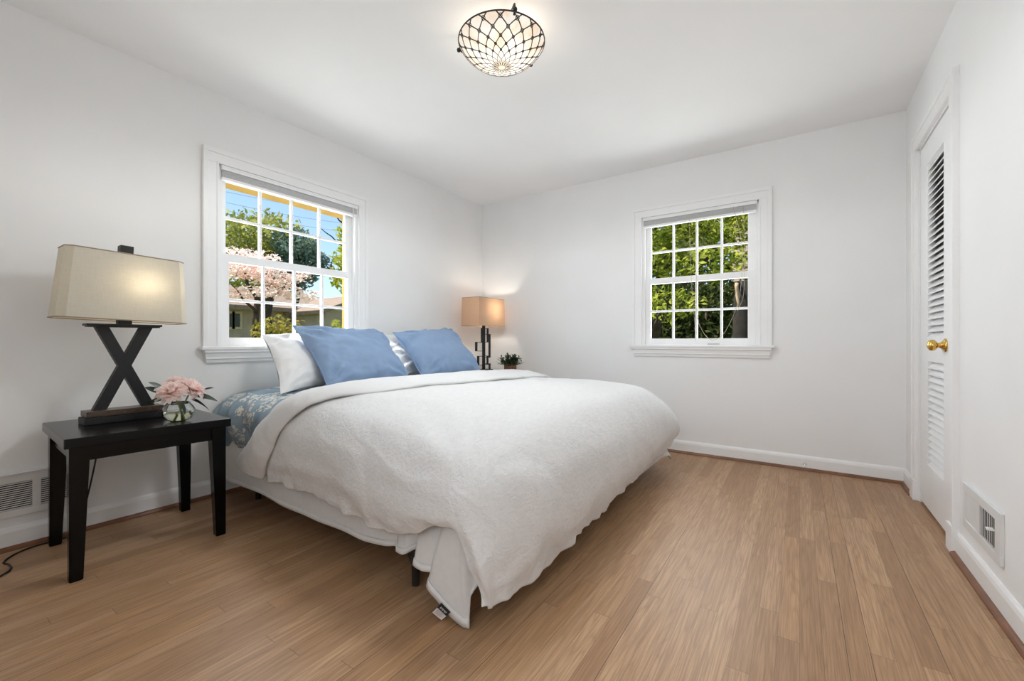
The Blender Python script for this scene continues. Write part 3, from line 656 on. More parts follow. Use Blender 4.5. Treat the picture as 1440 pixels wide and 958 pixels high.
# pillows
def pillow(name, TL, TR, BR, BL, th, mat, label, group, flange=.0, seed=0, pinch=.085, wr=.010, trim=None):
    TL, TR, BR, BL = [V(*p) for p in (TL, TR, BR, BL)]
    n0 = (TR - TL).cross(BL - TL).normalized()
    if n0.x < 0: n0 = -n0
    N = 48; c = (TL + TR + BR + BL) / 4
    def pt(i, j, side):
        a, b_ = i / N, j / N
        p = TL.lerp(TR, a).lerp(BL.lerp(BR, a), b_)
        x, y = 2 * a - 1, 2 * b_ - 1
        # edges bow in between the corners
        p = p + (c - p) * (pinch * ((1 - x * x) * abs(y) ** 3 + (1 - y * y) * abs(x) ** 3))
        k = max(0, (1 - abs(x) ** (2.6)) * (1 - abs(y) ** (2.6))) ** .55
        q = V(a * 3, b_ * 3, seed * 5.3)
        d = th * k + k ** .5 * (wr * noise.fractal(q * 1.6, 1, 2, 3) * 2.2)
        # gathers that run in from the seams
        edge = max(abs(x), abs(y))
        ph = (x * 8 + y * 3 if abs(y) > abs(x) else y * 8 - x * 3) + noise.noise(q * 2.2) * 6 + seed
        d += wr * 1.5 * max(0, edge - .3) * (1 - edge ** 8) * (1 - 2 * abs(math.sin(ph * .5)) ** .6)
        cd = min(math.hypot(abs(x) - 1, abs(y) - 1), 1.2)
        d += wr * 1.6 * math.exp(-((cd - .45) / .25) ** 2) * math.sin(math.atan2(1 - abs(y), 1 - abs(x)) * 12 + seed)
        return p + n0 * (d * side)
    mb = MB(); F = [[pt(i, j, 1) for i in range(N + 1)] for j in range(N + 1)]; B = [[pt(i, j, -.8) for i in range(N + 1)] for j in range(N + 1)]
    mb.grid(F); mb.grid(B)
    bot = (BL + BR) / 2
    o = obj(name, mb, mat, None, True, origin=bot); meta(o, label, 'pillow', group)
    bm = bmesh.new(); bm.from_mesh(o.data); bmesh.ops.remove_doubles(bm, verts=bm.verts, dist=.0004); bmesh.ops.recalc_face_normals(bm, faces=bm.faces); bm.to_mesh(o.data); bm.free()
    if trim:
        loop = [F[0][i] for i in range(N + 1)] + [F[j][N] for j in range(1, N + 1)] + [F[N][N - i] for i in range(1, N + 1)] + [F[N - j][0] for j in range(1, N + 1)]
        obj('piping', MB().tube(loop, .0045, 6, False), mat, o, True)
    return o
W_ = 'white bed pillows leaning on the wall'; B_ = 'blue shams'
pillow('bed_pillow', (-2.79, 1.325, .975), (-2.80, 1.97, .975), (-2.53, 1.86, .665), (-2.385, 1.235, .640), .10, 'white_pillow', 'white pillow under the window, showing beside the nearer blue one', W_, seed=1, wr=.005)
pillow('bed_pillow', (-2.80, 2.10, .985), (-2.80, 2.80, .985), (-2.50, 2.76, .66), (-2.50, 2.10, .66), .085, 'white_pillow', 'white pillow mostly hidden behind the farther blue pillow', W_, seed=2)
pillow('throw_pillow', (-2.625, 1.435, 1.030), (-2.625, 2.125, .998), (-2.27, 2.09, .655), (-2.28, 1.455, .655), .105, 'blue', 'smooth blue pillow in front of the white one, closest to the black table', B_, seed=3, trim=True)
pillow('throw_pillow', (-2.625, 2.225, 1.000), (-2.625, 2.90, 1.045), (-2.27, 2.90, .66), (-2.28, 2.215, .66), .105, 'blue', 'blue pillow next to the lit tan lamp', B_, seed=4, trim=True)

# ------------------------------------------------------------------ black end table
tc = V(-2.575, .676, 0); rot = Matrix.Translation(tc) @ Matrix.Rotation(R(-2.5), 4, 'Z')
tb = thing('end_table', (tc.x, tc.y, 0), 'black painted wooden end table with tapered legs beside the bed', 'table')
hx, hy = .282, .2815
obj('table_top', MB().box((-hx, -hy, .521), (hx, hy, .560), .004, rot), 'black_wood', tb)
mb = MB().box((hx - .050, -hy + .06, .462), (hx - .028, hy - .06, .522), .001, rot).box((-hx + .028, -hy + .06, .462), (-hx + .05, hy - .06, .522), .001, rot).box((-hx + .06, -hy + .028, .462), (hx - .06, -hy + .05, .522), .001, rot).box((-hx + .06, hy - .05, .462), (hx - .06, hy - .028, .522), .001, rot)
obj('apron', mb, 'black_wood', tb)
for sx in (-1, 1):
    for sy in (-1, 1):
        ox, oy = sx * (hx - .018), sy * (hy - .016); w, wb = .060, .040
        top = [(ox, oy), (ox - sx * w, oy), (ox - sx * w, oy - sy * w), (ox, oy - sy * w)]; bot = [(ox, oy), (ox - sx * wb, oy), (ox - sx * wb, oy - sy * wb), (ox, oy - sy * wb)]
        bm = bmesh.new(); vsb = [bm.verts.new((x, y, 0)) for x, y in bot]; vst = [bm.verts.new((x, y, .522)) for x, y in top]
        bm.faces.new(vsb); bm.faces.new(vst)
        for k in range(4): bm.faces.new((vsb[k], vsb[(k + 1) % 4], vst[(k + 1) % 4], vst[k]))
        bmesh.ops.recalc_face_normals(bm, faces=bm.faces); bmesh.ops.bevel(bm, geom=bm.edges[:], offset=.003, segments=2, affect='EDGES'); bm.transform(rot); bm.verts.index_update()
        obj('leg', MB().add([v.co[:] for v in bm.verts], [[v.index for v in f.verts] for f in bm.faces]), 'black_wood', tb); bm.free()

# ------------------------------------------------------------------ near lamp
LX, LY, LZ = -2.655, .640, .5602
lp = thing('table_lamp', (LX, LY, LZ), 'lamp with a black X-shaped base and long cream shade on the end table', 'lamp')
ba = obj('base', MB().box((LX - .055, LY - .145, LZ), (LX + .055, LY + .145, LZ + .030), .003).box((LX - .048, LY - .135, LZ + .030), (LX + .048, LY + .135, LZ + .034), .001), 'black_metal', lp)
pl = obj('plinth', MB().box((LX - .050, LY - .138, LZ + .034), (LX + .050, LY + .138, LZ + .058), .002), 'marble', lp); pl['label'] = 'brown veined stone plinth'
zb, ztp = LZ + .058, 1.004
def bar(mb, ya, za, yb_, zb_, w=.0215, d=.018):
    dy, dz = yb_ - ya, zb_ - za
    k = w / abs(dz) * math.hypot(dy, dz)
    p = [(LX - d, ya - k, za), (LX + d, ya - k, za), (LX + d, ya + k, za), (LX - d, ya + k, za), (LX - d, yb_ - k, zb_), (LX + d, yb_ - k, zb_), (LX + d, yb_ + k, zb_), (LX - d, yb_ + k, zb_)]
    return mb.hexa(p)
mb = MB(); bar(mb, LY - .088, zb, LY + .082, ztp); bar(mb, LY + .088, zb, LY - .082, ztp, d=.0178); obj('cross_frame', mb, 'black_metal', lp)
obj('cap_plate', MB().box((LX - .04, LY - .135, 1.003), (LX + .04, LY + .135, 1.013), .002).box((LX - .032, LY - .128, .998), (LX + .032, LY + .128, 1.004), .001), 'black_metal', lp)
obj('neck', MB().box((LX - .024, LY - .024, 1.012), (LX + .024, LY + .024, 1.045), .002), 'black_metal', lp)
obj('harp', MB().tube([(LX, LY, 1.04), (LX, LY - .05, 1.09), (LX, LY - .06, 1.2), (LX, LY - .03, 1.30), (LX, LY, 1.335), (LX, LY + .03, 1.30), (LX, LY + .06, 1.2), (LX, LY + .05, 1.09), (LX, LY, 1.04)], .003, 6), 'black_metal', lp, True)
tilt = Matrix.Translation((LX, LY, 1.19)) @ Matrix.Rotation(R(-2.0), 4, 'X') @ Matrix.Translation((-LX, -LY, -1.19))
tilt_apply = lambda pts: [tilt @ V(*p) for p in pts]
def shade_ring(z, hy_, hx_, c):
    return [(LX + hx_, LY - hy_ + c, z), (LX + hx_, LY + hy_ - c, z), (LX + hx_ - c, LY + hy_, z), (LX - hx_ + c, LY + hy_, z), (LX - hx_, LY + hy_ - c, z), (LX - hx_, LY - hy_ + c, z), (LX - hx_ + c, LY - hy_, z), (LX + hx_ - c, LY - hy_, z)]
SZ0, SZ1 = 1.030, 1.338
b0, b1 = tilt_apply(shade_ring(SZ0, .232, .095, .028)), tilt_apply(shade_ring(SZ1, .212, .080, .026))
mb = MB().add(b0 + b1, [(k, (k + 1) % 8, 8 + (k + 1) % 8, 8 + k) for k in range(8)])
sh = obj('lamp_shade', mb, 'shade_near', lp); md = sh.modifiers.new('thickness', 'SOLIDIFY'); md.thickness = .002
for rg in (b0, b1): obj('shade_trim', MB().tube(rg + [rg[0]], .0028, 6), 'shade_rim', sh)
fin = MB().box((LX - .024, LY - .024, 1.350), (LX + .024, LY + .024, 1.384), .002, tilt).box((LX - .006, LY - .006, 1.325), (LX + .006, LY + .006, 1.352), 0, tilt)
obj('finial', fin, 'black_metal', lp)
obj('bulb', MB().lathe([(0, .045), (.02, .038), (.03, .015), (.028, -.01), (.015, -.04), (.012, -.06), (0, -.06)], (LX, LY + .03, 1.20), 'z', 16), 'bulb', lp, True)
light('bulb_light', 'POINT', (LX + .02, LY + .055, 1.205), NEAR_LAMP_W, (1, .93, .78), lp, .035)
cp = [V(*p) for p in [(LX - .05, LY, LZ + .012), (-2.80, .64, LZ + .006), (-2.872, .632, LZ + .004), (-2.893, .612, .50), (-2.893, .600, .42), (-2.893, .584, .30), (-2.892, .555, .14), (-2.885, .527, .03), (-2.878, .500, .005), (-2.872, .44, .004), (-2.868, .37, .004), (-2.825, .312, .004), (-2.768, .283, .004), (-2.725, .292, .004), (-2.672, .292, .004), (-2.63, .270, .004), (-2.57, .20, .004), (-2.55, .05, .004), (-2.6, -.2, .004)]]
obj('cord', MB().tube([crv(cp, u * .125) for u in range(0, (len(cp) - 1) * 8 + 1)], .0036, 8), 'cord', lp, True)

# ------------------------------------------------------------------ vase of peonies
VX, VY, VZ = -2.395, .770, .5604
vs_ = thing('glass_vase', (VX, VY, VZ), 'round clear glass vase of water on the end table', 'vase')
pr = [(0, .004), (.025, .004), (.045, .014), (.056, .034), (.0575, .048), (.052, .068), (.043, .080), (.040, .088)]
outer = [(0, 0), (.026, 0), (.048, .011), (.060, .033), (.0615, .048), (.056, .070), (.046, .082), (.043, .089), (.040, .088)]
obj('glass', MB().lathe(outer + list(reversed(pr[:-1])), (VX, VY, VZ), 'z', 40), 'vase_glass', vs_, True)
obj('water', MB().lathe([(0, .0046), (.0245, .0046), (.0443, .0145), (.0552, .0345), (.0560, .047), (0, .047)], (VX, VY, VZ), 'z', 40), 'water', vs_, True)
def petal(mb, c, axis, az, tilt_, ln, w, cup):
    z = axis.normalized(); x = z.orthogonal().normalized(); y = z.cross(x)
    rad = x * math.cos(az) + y * math.sin(az); tan = z.cross(rad)
    pts = []
    for i in range(6):
        s = i / 5; th = tilt_ * (.35 + .65 * s) + cup * (s - .5) * -.8; r_ = ln * s
        ctr = c + rad * (r_ * math.sin(th)) + z * (r_ * math.cos(th)); ww = w * math.sin(math.pi * min(1, .12 + .80 * s)) ** .7 * (1 if s < .95 else .85)
        row = []
        for j in range(5):
            q = (j - 2) / 2; row.append(ctr + tan * (ww * q) + (z * math.sin(th) - rad * math.cos(th)) * (ww * .35 * q * q) + z * (random.uniform(-.003, .003) if s > .8 else 0))
        pts.append(row)
    mb.grid(pts)
def peony(c, axis, label, rad, foot):
    c = V(*c); axis = V(*axis).normalized(); r_ = thing('peony', foot, label, 'flower', 'peonies in the vase')
    mb = MB()
    for (n, tl, ln, w, cup) in ((7, .2, .034, .010, .3), (10, .45, .044, .012, .5), (14, .75, .052, .013, .6), (16, 1.05, .059, .015, .5), (17, 1.35, .062, .016, .35), (15, 1.65, .063, .016, .25)):
        for k in range(n): petal(mb, c, axis, 2 * math.pi * (k + random.uniform(-.25, .25)) / n + tl * 3, tl + random.uniform(-.12, .12), ln * rad / .06 * random.uniform(.88, 1.08), w * rad / .06, cup)
    obj('blossom', mb, 'petal', r_, True)
    obj('stem', MB().tube([crv([V(*foot), V(*foot).lerp(c, .5) + V(.004, .003, 0), c], u * .25) for u in range(9)], .0035, 8), 'stem', r_, True)
    return r_
def leaf(mb, p, d, ln, w, droop=.3, roll=0.0):
    p, d = V(*p), V(*d).normalized(); side = Matrix.Rotation(roll, 3, d) @ d.cross(V(0, 0, 1)).normalized(); pts = []
    for i in range(8):
        s = i / 7; ctr = p + d * (ln * s) - V(0, 0, droop * ln * s * s); ww = w * math.sin(math.pi * min(.98, .06 + .94 * s)) ** .8
        pts.append([ctr - side * ww + V(0, 0, .15 * ww), ctr, ctr + side * ww + V(0, 0, .15 * ww)])
    mb.grid(pts)
p1 = peony((VX + .005, VY - .024, .690), (.55, -.38, .75), 'pink peony on the lamp side of the vase', .063, (VX + .006, VY + .016, .575))
p2 = peony((VX - .005, VY + .048, .694), (.5, .38, .75), 'pink peony on the bed side of the vase', .061, (VX - .008, VY - .012, .575))
p3 = peony((VX - .055, VY + .01, .715), (-.5, .1, .75), 'pale pink peony behind the two fuller ones', .055, (VX - .012, VY + .014, .576))
leaves = [(p1, [((-.01, -.03, .672), (.15, -1, .02), .105, .017, .25), ((.01, -.02, .66), (.5, -.9, -.25), .10, .017, .3), ((-.05, -.05, .69), (-.2, -.7, .6), .075, .018, .2), ((.03, .0, .655), (.9, -.1, -.25), .07, .018, .5)]),
          (p2, [((.0, .06, .672), (.3, 1, -.02), .095, .017, .35), ((.02, .04, .66), (.8, .7, -.25), .085, .019, .4), ((-.01, .09, .69), (-.1, .9, .35), .065, .013, .2), ((.03, .02, .655), (.95, .35, -.35), .06, .016, .4)]),
          (p3, [((-.06, -.03, .70), (-.1, -.8, .75), .085, .019, .15), ((-.06, .05, .68), (-.4, .8, .1), .08, .016, .3)])]
for pp, ls in leaves:
    for (p, d, ln, w, dr) in ls:
        mb = MB(); leaf(mb, (VX + p[0], VY + p[1], p[2]), d, ln, w, dr, random.choice((-1, 1)) * random.uniform(.5, .9)); obj('leaf', mb, 'dark_leaf', pp, True)

# ------------------------------------------------------------------ far nightstand, lamp, plant
ns = thing('nightstand', (-2.67, 3.42, 0), 'white nightstand in the corner on the far side of the bed', 'nightstand')
NX0, NX1, NY0, NY1, NZ = -2.895, -2.335, 3.20, 3.64, .630
obj('table_top', MB().box((NX0, NY0, NZ - .025), (NX1, NY1, NZ), .004), 'white_nightstand', ns)
obj('body', MB().box((NX0 + .02, NY0 + .02, .34), (NX1 - .02, NY1 - .02, NZ - .025), .003), 'white_nightstand', ns)
dr_ = obj('drawer', MB().box((NX1 - .022, NY0 + .035, .365), (NX1 - .006, NY1 - .035, NZ - .045), .003), 'white_nightstand', ns)
obj('knob', MB().lathe([(0, 0), (.007, 0), (.006, .012), (.014, .020), (.010, .028), (0, .029)], (NX1 - .006, (NY0 + NY1) / 2, .47), 'x', 16), 'chrome', dr_, True)
for xx in (NX0 + .035, NX1 - .045):
    for yy in (NY0 + .035, NY1 - .045): obj('leg', MB().box((xx - .018, yy - .018, 0), (xx + .018, yy + .018, .342), .003), 'white_nightstand', ns)
FX, FY, FZ = -2.665, 3.425, NZ + .0004
fl = thing('table_lamp', (FX, FY, FZ), 'lit lamp with tan box shade and stem of black open rectangles in the corner', 'lamp')
obj('base', MB().box((FX - .06, FY - .08, FZ), (FX + .06, FY + .08, FZ + .016), .003), 'black_metal', fl)
k_ = 1 / 598.09 * (FX * -.5602 + FY * .8284)        # metres per pixel in the plane of the stem
right = V(.8284, .5602, 0)
def px(u, v): return V(FX, FY, 0) + right * ((u - 682.2) * k_) + V(0, 0, .9346 - (v - 479.5) * k_)
def pbar(mb, u0, v0, u1, v1, d=.010, off=0.0):
    a, b_ = px(u0, v0), px(u1, v1); f = V(.5602, -.8284, 0)
    c = [px(u0, v1), px(u1, v1), px(u1, v0), px(u0, v0)]
    p = [q + f * (d + off) for q in c] + [q + f * (-d + off) for q in c]
    return mb.add(p, [(0, 1, 2, 3), (7, 6, 5, 4), (0, 4, 5, 1), (1, 5, 6, 2), (2, 6, 7, 3), (3, 7, 4, 0)])
mb = MB(); pbar(mb, 680.1, 452, 684.4, 528.3, .013); pbar(mb, 678.3, 461.5, 680.3, 482, .008)
obj('stem', mb, 'black_metal', fl)
for (u0, v0, u1, v1, w, ux, off) in ((670.1, 481, 680.4, 494.2, 3.4, 'L', .002), (672.9, 500.8, 680.4, 513.8, 3.2, 'L', -.002), (684.2, 461.8, 689.2, 481.6, 2.8, 'R', .0), (684.2, 470, 692, 503, 3.0, 'R', .006), (684.2, 500.4, 689.0, 513, 2.9, 'R', -.004), (684.2, 511.2, 692, 524, 2.9, 'R', .004)):
    mb = MB()
    if ux == 'L': pbar(mb, u0, v0, u0 + w, v1, .009, off)
    else: pbar(mb, u1 - w, v0, u1, v1, .009, off)
    pbar(mb, u0, v0, u1, v0 + .7, .009, off); pbar(mb, u0, v1 - .7, u1, v1, .009, off)
    obj('open_rectangle', mb, 'black_metal', fl)
shx, shy, s0, s1 = .112, .215, 1.084, 1.362
b0 = [(FX + shx, FY - shy, s0), (FX + shx, FY + shy, s0), (FX - shx, FY + shy, s0), (FX - shx, FY - shy, s0)]; b1 = [(FX + (x - FX) * .97, FY + (y - FY) * .97, s1) for x, y, _ in b0]
sh = obj('lamp_shade', MB().add(b0 + b1, [(k, (k + 1) % 4, 4 + (k + 1) % 4, 4 + k) for k in range(4)]), 'shade_far', fl); md = sh.modifiers.new('thickness', 'SOLIDIFY'); md.thickness = .002
for rg in (b0, b1): obj('shade_trim', MB().tube(rg + [rg[0]], .0022, 6), 'shade_rim', sh)
obj('harp', MB().tube([(FX, FY, 1.08), (FX, FY - .05, 1.13), (FX, FY - .055, 1.24), (FX, FY - .03, 1.33), (FX, FY, 1.365), (FX, FY + .03, 1.33), (FX, FY + .055, 1.24), (FX, FY + .05, 1.13), (FX, FY, 1.08)], .0025, 6), 'black_metal', fl, True)
obj('finial', MB().lathe([(0, 0), (.008, 0), (.008, .006), (.015, .010), (.015, .020), (0, .022)], (FX, FY, 1.360), 'z', 14), 'black_metal', fl, True)
obj('bulb', MB().lathe([(0, .045), (.02, .038), (.03, .015), (.028, -.01), (.015, -.04), (.012, -.07), (0, -.07)], (FX, FY + .01, 1.24), 'z', 16), 'bulb', fl, True)
light('bulb_light', 'POINT', (FX + .012, FY + .045, 1.25), FAR_LAMP_W, (1, .93, .82), fl, .03)

PX, PY = -2.412, 3.535
pp = thing('potted_plant', (PX, PY, NZ), 'small bushy green plant in a rust-brown box pot', 'potted plant')
f1 = Matrix.Translation((PX, PY, 0)) @ Matrix.Rotation(.594, 4, 'Z')
mb = MB().box((-.060, -.035, NZ + .0004), (.060, .035, NZ + .012), .001, f1).box((-.062, -.037, NZ + .012), (.062, -.031, NZ + .060), .001, f1).box((-.062, .031, NZ + .012), (.062, .037, NZ + .060), .001, f1).box((-.062, -.037, NZ + .012), (-.056, .037, NZ + .060), .001, f1).box((.056, -.037, NZ + .012), (.062, .037, NZ + .060), .001, f1)
obj('pot', mb, 'pot', pp); obj('soil', MB().box((-.056, -.031, NZ + .012), (.056, .031, NZ + .052), .002, f1), 'soil', pp)
mb = MB(); st = MB()
for k in range(80):
    a = random.uniform(0, 2 * math.pi); e = random.uniform(.15, 1.45); d = V(math.cos(a) * math.cos(e), math.sin(a) * math.cos(e), math.sin(e) * .85 + .1)
    b0_ = V(PX, PY, NZ + .050) + V(math.cos(a), math.sin(a), 0) * random.uniform(0, .03); ln = random.uniform(.08, .125); tip = b0_ + d * ln
    st.tube([b0_, b0_.lerp(tip, .5) + V(0, 0, .006), tip], .0012, 5)
    for q in range(9):
        p = b0_.lerp(tip, .3 + .7 * q / 8); dd = (d + V(random.uniform(-1, 1), random.uniform(-1, 1), random.uniform(-.4, .8))).normalized(); leaf(mb, p, dd, random.uniform(.022, .034), .0075, .1)
obj('stems', st, 'stem', pp); obj('foliage', mb, 'plant_leaf', pp, True)

# ------------------------------------------------------------------ ceiling light: leaded glass bowl
CX, CY = -1.19, 1.67; ZR, ZP, RB = 2.370, 2.252, .206
cl = thing('ceiling_light', (CX, CY, H), 'leaded cream glass bowl light on the ceiling', 'ceiling light')
obj('canopy', MB().lathe([(0, 0), (.085, 0), (.085, -.012), (.07, -.022), (0, -.024)], (CX, CY, H - .0005), 'z', 32), 'trim', cl, True)
obj('rod', MB().tube([(CX, CY, H - .02), (CX, CY, ZR - .005)], .006, 10), 'black_metal', cl, True)
def bowl(rho, th):        # rho 0 at the pole, 1 at the rim
    ang = rho * R(62); k = math.sin(R(62))
    r_ = RB * math.sin(ang) / k; z = ZP + (ZR - ZP) * (1 - math.cos(ang)) / (1 - math.cos(R(62)))
    return V(CX + r_ * math.cos(th), CY + r_ * math.sin(th), z)
mb = MB(); NN = 64; rr = [i / 20 for i in range(21)]
pts = [[bowl(max(.001, q), 2 * math.pi * k / NN) for k in range(NN + 1)] for q in rr]; mb.grid(pts)
gb = obj('glass_bowl', mb, 'art_glass', cl, True)
bm = bmesh.new(); bm.from_mesh(gb.data); bmesh.ops.remove_doubles(bm, verts=bm.verts, dist=.0003); bm.to_mesh(gb.data); bm.free()
# came: staggered lattice of rings of cells, finest at the pole, small jewels at the crossings
lead = MB(); ns_ = 16; rings = [.075, .20, .30, .40, .51, .635, .775, .925]
node = lambda i, k: (rings[i], 2 * math.pi * (k + (i % 2) * .5) / ns_)
def came(a, b_, r_=.0027, seg=3):
    (r0, t0), (r1, t1) = a, b_
    lead.tube([bowl(r0 + (r1 - r0) * s / seg, t0 + (t1 - t0) * s / seg) for s in range(seg + 1)], [r_ * (.30 + .80 * (r0 + (r1 - r0) * s / seg)) for s in range(seg + 1)], 5, False)
jew = MB()
for i in range(len(rings) - 1):
    for k in range(ns_):
        r0, t0 = node(i, k); r1, _ = node(i + 1, k); dt = math.pi / ns_
        for s in (-1, 1): came((r0, t0), (r1, t0 + s * dt))
for i in range(3, len(rings)):
    for k in range(ns_):
        r0, t0 = node(i, k); c = bowl(r0, t0); n = (c - V(CX, CY, ZR + .12)).normalized(); x = n.orthogonal().normalized(); y = n.cross(x); jr = .0012 + .0080 * r0
        lead.tube([c + (x * math.cos(a) + y * math.sin(a)) * jr for a in [2 * math.pi * q / 10 for q in range(11)]], .0018, 5, False)
for k in range(ns_): r0, t0 = node(len(rings) - 1, k); came((r0, t0), (1.0, t0 + .10)); came((r0, t0), (1.0, t0 - .10)); came((rings[0], 2 * math.pi * k / ns_), (rings[1], 2 * math.pi * k / ns_))
lead.tube([bowl(1.0, 2 * math.pi * k / 64) for k in range(65)], .0034, 6, False); lead.tube([bowl(.075, 2 * math.pi * k / 24) for k in range(25)], .0014, 5, False)
obj('lead_came', lead, 'lead', gb, True)
for a in (R(17), R(137), R(257)):
    d = V(.5602, -.8284, 0) * math.cos(a) + V(.8284, .5602, 0) * math.sin(a); a = math.atan2(d.y, d.x); c = bowl(1.0, a)
    mb = MB().tube([V(CX, CY, H - .03) + d * .08, c + V(0, 0, .03) + d * .004, c + d * .008, c - d * .006 - V(0, 0, .012)], .0045, 8)
    mb.lathe([(0, -.010), (.008, -.007), (.010, 0), (.008, .007), (0, .010)], tuple(c + d * .012), 'z', 12)
    obj('clip', mb, 'black_metal', cl, True)
for s in (-1, 1):
    obj('bulb', MB().lathe([(0, .03), (.018, .024), (.025, .006), (.022, -.012), (0, -.028)], (CX + s * .07, CY + .02 * s, 2.345), 'z', 16), 'bulb', cl, True)
light('bulb_light', 'POINT', (CX + .07, CY + .02, 2.335), CEILING_GLOW_W / 2, (1, .93, .84), cl, .03)
light('bulb_light', 'POINT', (CX - .07, CY - .02, 2.335), CEILING_GLOW_W / 2, (1, .93, .84), cl, .03)
dl = light('under_bowl_fill', 'SPOT', (CX, CY, 2.236), ROOM_FILL_W, (.92, .97, 1), cl, .20)  # room fill added just below the bowl, apart from its bulbs
dl.data.spot_size = R(180); dl.data.spot_blend = .25

# ------------------------------------------------------------------ outdoors
GZ = -.45
mb = MB().box((-60, -30, GZ - .3), (XL - T - .02, 60, GZ)).box((XL - T - .02, YB + T + .02, GZ - .3), (40, 60, GZ)); g = structure('ground', mb, 'grass')
def leafcloud(ells, count, size, seed, flat=.0):
    rnd = random.Random(seed); mb = MB()
    tot = sum(e[3] * e[4] * e[5] for e in ells)
    for e in ells:
        for _ in range(max(20, int(count * e[3] * e[4] * e[5] / tot))):
            while True:
                x, y, z = rnd.uniform(-1, 1), rnd.uniform(-1, 1), rnd.uniform(-1, 1); q = x * x + y * y + z * z
                if .12 < q < 1: break
            jt = 1 + rnd.uniform(-.1, .22) * rnd.random()
            c = V(e[0] + x * e[3] * jt, e[1] + y * e[4] * jt, e[2] + z * e[5] * jt)
            n = V(rnd.uniform(-1, 1), rnd.uniform(-1, 1), rnd.uniform(-1, 1) + flat).normalized(); t1 = n.orthogonal().normalized(); a = rnd.uniform(0, 6.28); t2 = n.cross(t1)
            d = t1 * math.cos(a) + t2 * math.sin(a); w = n.cross(d); s = size * rnd.uniform(.6, 1.3)
            mb.add([c - d * s, c + w * s * .45 + n * s * .15, c + d * s, c - w * s * .45 + n * s * .15], [(0, 1, 2, 3)])
    return mb
def limb(mb, a, b_, r0, r1, seed=0, n=6):
    a, b_ = V(*a), V(*b_); pts = []
    for i in range(n + 1):
        s = i / n; p = a.lerp(b_, s); j = (b_ - a).length * .05 * math.sin(math.pi * s)
        pts.append(p + V(noise.noise(V(s * 3, seed, 0)), noise.noise(V(seed, s * 3, 4)), 0) * j * 2)
    return mb.tube(pts, [r0 + (r1 - r0) * i / n for i in range(n + 1)], 7)
def tree(name, base, ells, count, size, mats, limbs, label, cat='tree', group=None, flat=0, seed=1):
    r_ = thing(name, base, label, cat, group)
    mb = MB()
    for i, l in enumerate(limbs): limb(mb, *l, seed=seed + i * 1.7)
    if limbs: obj('trunk', mb, mats[1], r_, True)
    obj('foliage', leafcloud(ells, count, size, seed, flat), mats[0], r_)
    return r_
def at(u, v, axis, val):      # camera ray through a photo pixel, met with a world plane
    a, b_ = (u - 720) / 598.09, (479.49 - v) / 598.09
    d = V(-.5602 + a * .8284, .8284 + a * .5602, b_); i = 'xyz'.index(axis); o = V(0, 0, .9346); s = (val - o[i]) / d[i]; return o + d * s

# street side, seen through the window over the bed
c = at(352, 385, 'x', -9.5); bt = at(356, 470, 'x', -9.5)
def lm(a, b_, r0, r1): return (tuple(a), tuple(b_), r0, r1)
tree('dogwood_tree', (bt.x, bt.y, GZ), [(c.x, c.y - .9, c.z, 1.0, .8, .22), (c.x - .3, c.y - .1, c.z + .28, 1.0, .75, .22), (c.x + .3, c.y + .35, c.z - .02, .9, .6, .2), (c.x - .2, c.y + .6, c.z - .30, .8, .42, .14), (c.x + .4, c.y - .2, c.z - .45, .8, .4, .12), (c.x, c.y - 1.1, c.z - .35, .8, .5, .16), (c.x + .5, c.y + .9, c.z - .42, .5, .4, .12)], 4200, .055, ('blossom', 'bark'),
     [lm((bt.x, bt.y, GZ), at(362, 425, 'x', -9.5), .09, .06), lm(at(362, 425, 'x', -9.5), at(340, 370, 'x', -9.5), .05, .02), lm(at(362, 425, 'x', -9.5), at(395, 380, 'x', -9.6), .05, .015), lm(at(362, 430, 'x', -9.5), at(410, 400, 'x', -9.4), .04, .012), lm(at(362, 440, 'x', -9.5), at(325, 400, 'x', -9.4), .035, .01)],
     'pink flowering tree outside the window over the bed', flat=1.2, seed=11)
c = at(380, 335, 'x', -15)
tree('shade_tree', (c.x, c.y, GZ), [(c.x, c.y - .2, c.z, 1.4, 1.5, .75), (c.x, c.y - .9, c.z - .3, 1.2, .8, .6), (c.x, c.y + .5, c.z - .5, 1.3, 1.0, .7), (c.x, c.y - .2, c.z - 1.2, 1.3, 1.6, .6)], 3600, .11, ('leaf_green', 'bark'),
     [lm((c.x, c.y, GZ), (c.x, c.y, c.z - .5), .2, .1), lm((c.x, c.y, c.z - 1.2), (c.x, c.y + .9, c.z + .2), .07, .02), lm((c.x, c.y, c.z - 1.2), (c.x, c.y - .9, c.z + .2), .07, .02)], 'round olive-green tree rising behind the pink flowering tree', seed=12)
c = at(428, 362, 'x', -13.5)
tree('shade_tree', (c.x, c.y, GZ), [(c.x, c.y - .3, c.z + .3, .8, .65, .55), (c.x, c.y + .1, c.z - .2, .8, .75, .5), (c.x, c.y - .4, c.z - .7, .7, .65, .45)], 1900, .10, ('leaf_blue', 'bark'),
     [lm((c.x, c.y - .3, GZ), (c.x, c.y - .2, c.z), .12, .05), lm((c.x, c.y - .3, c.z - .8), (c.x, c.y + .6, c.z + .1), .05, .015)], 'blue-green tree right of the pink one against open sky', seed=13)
c = at(492, 345, 'x', -8.0)
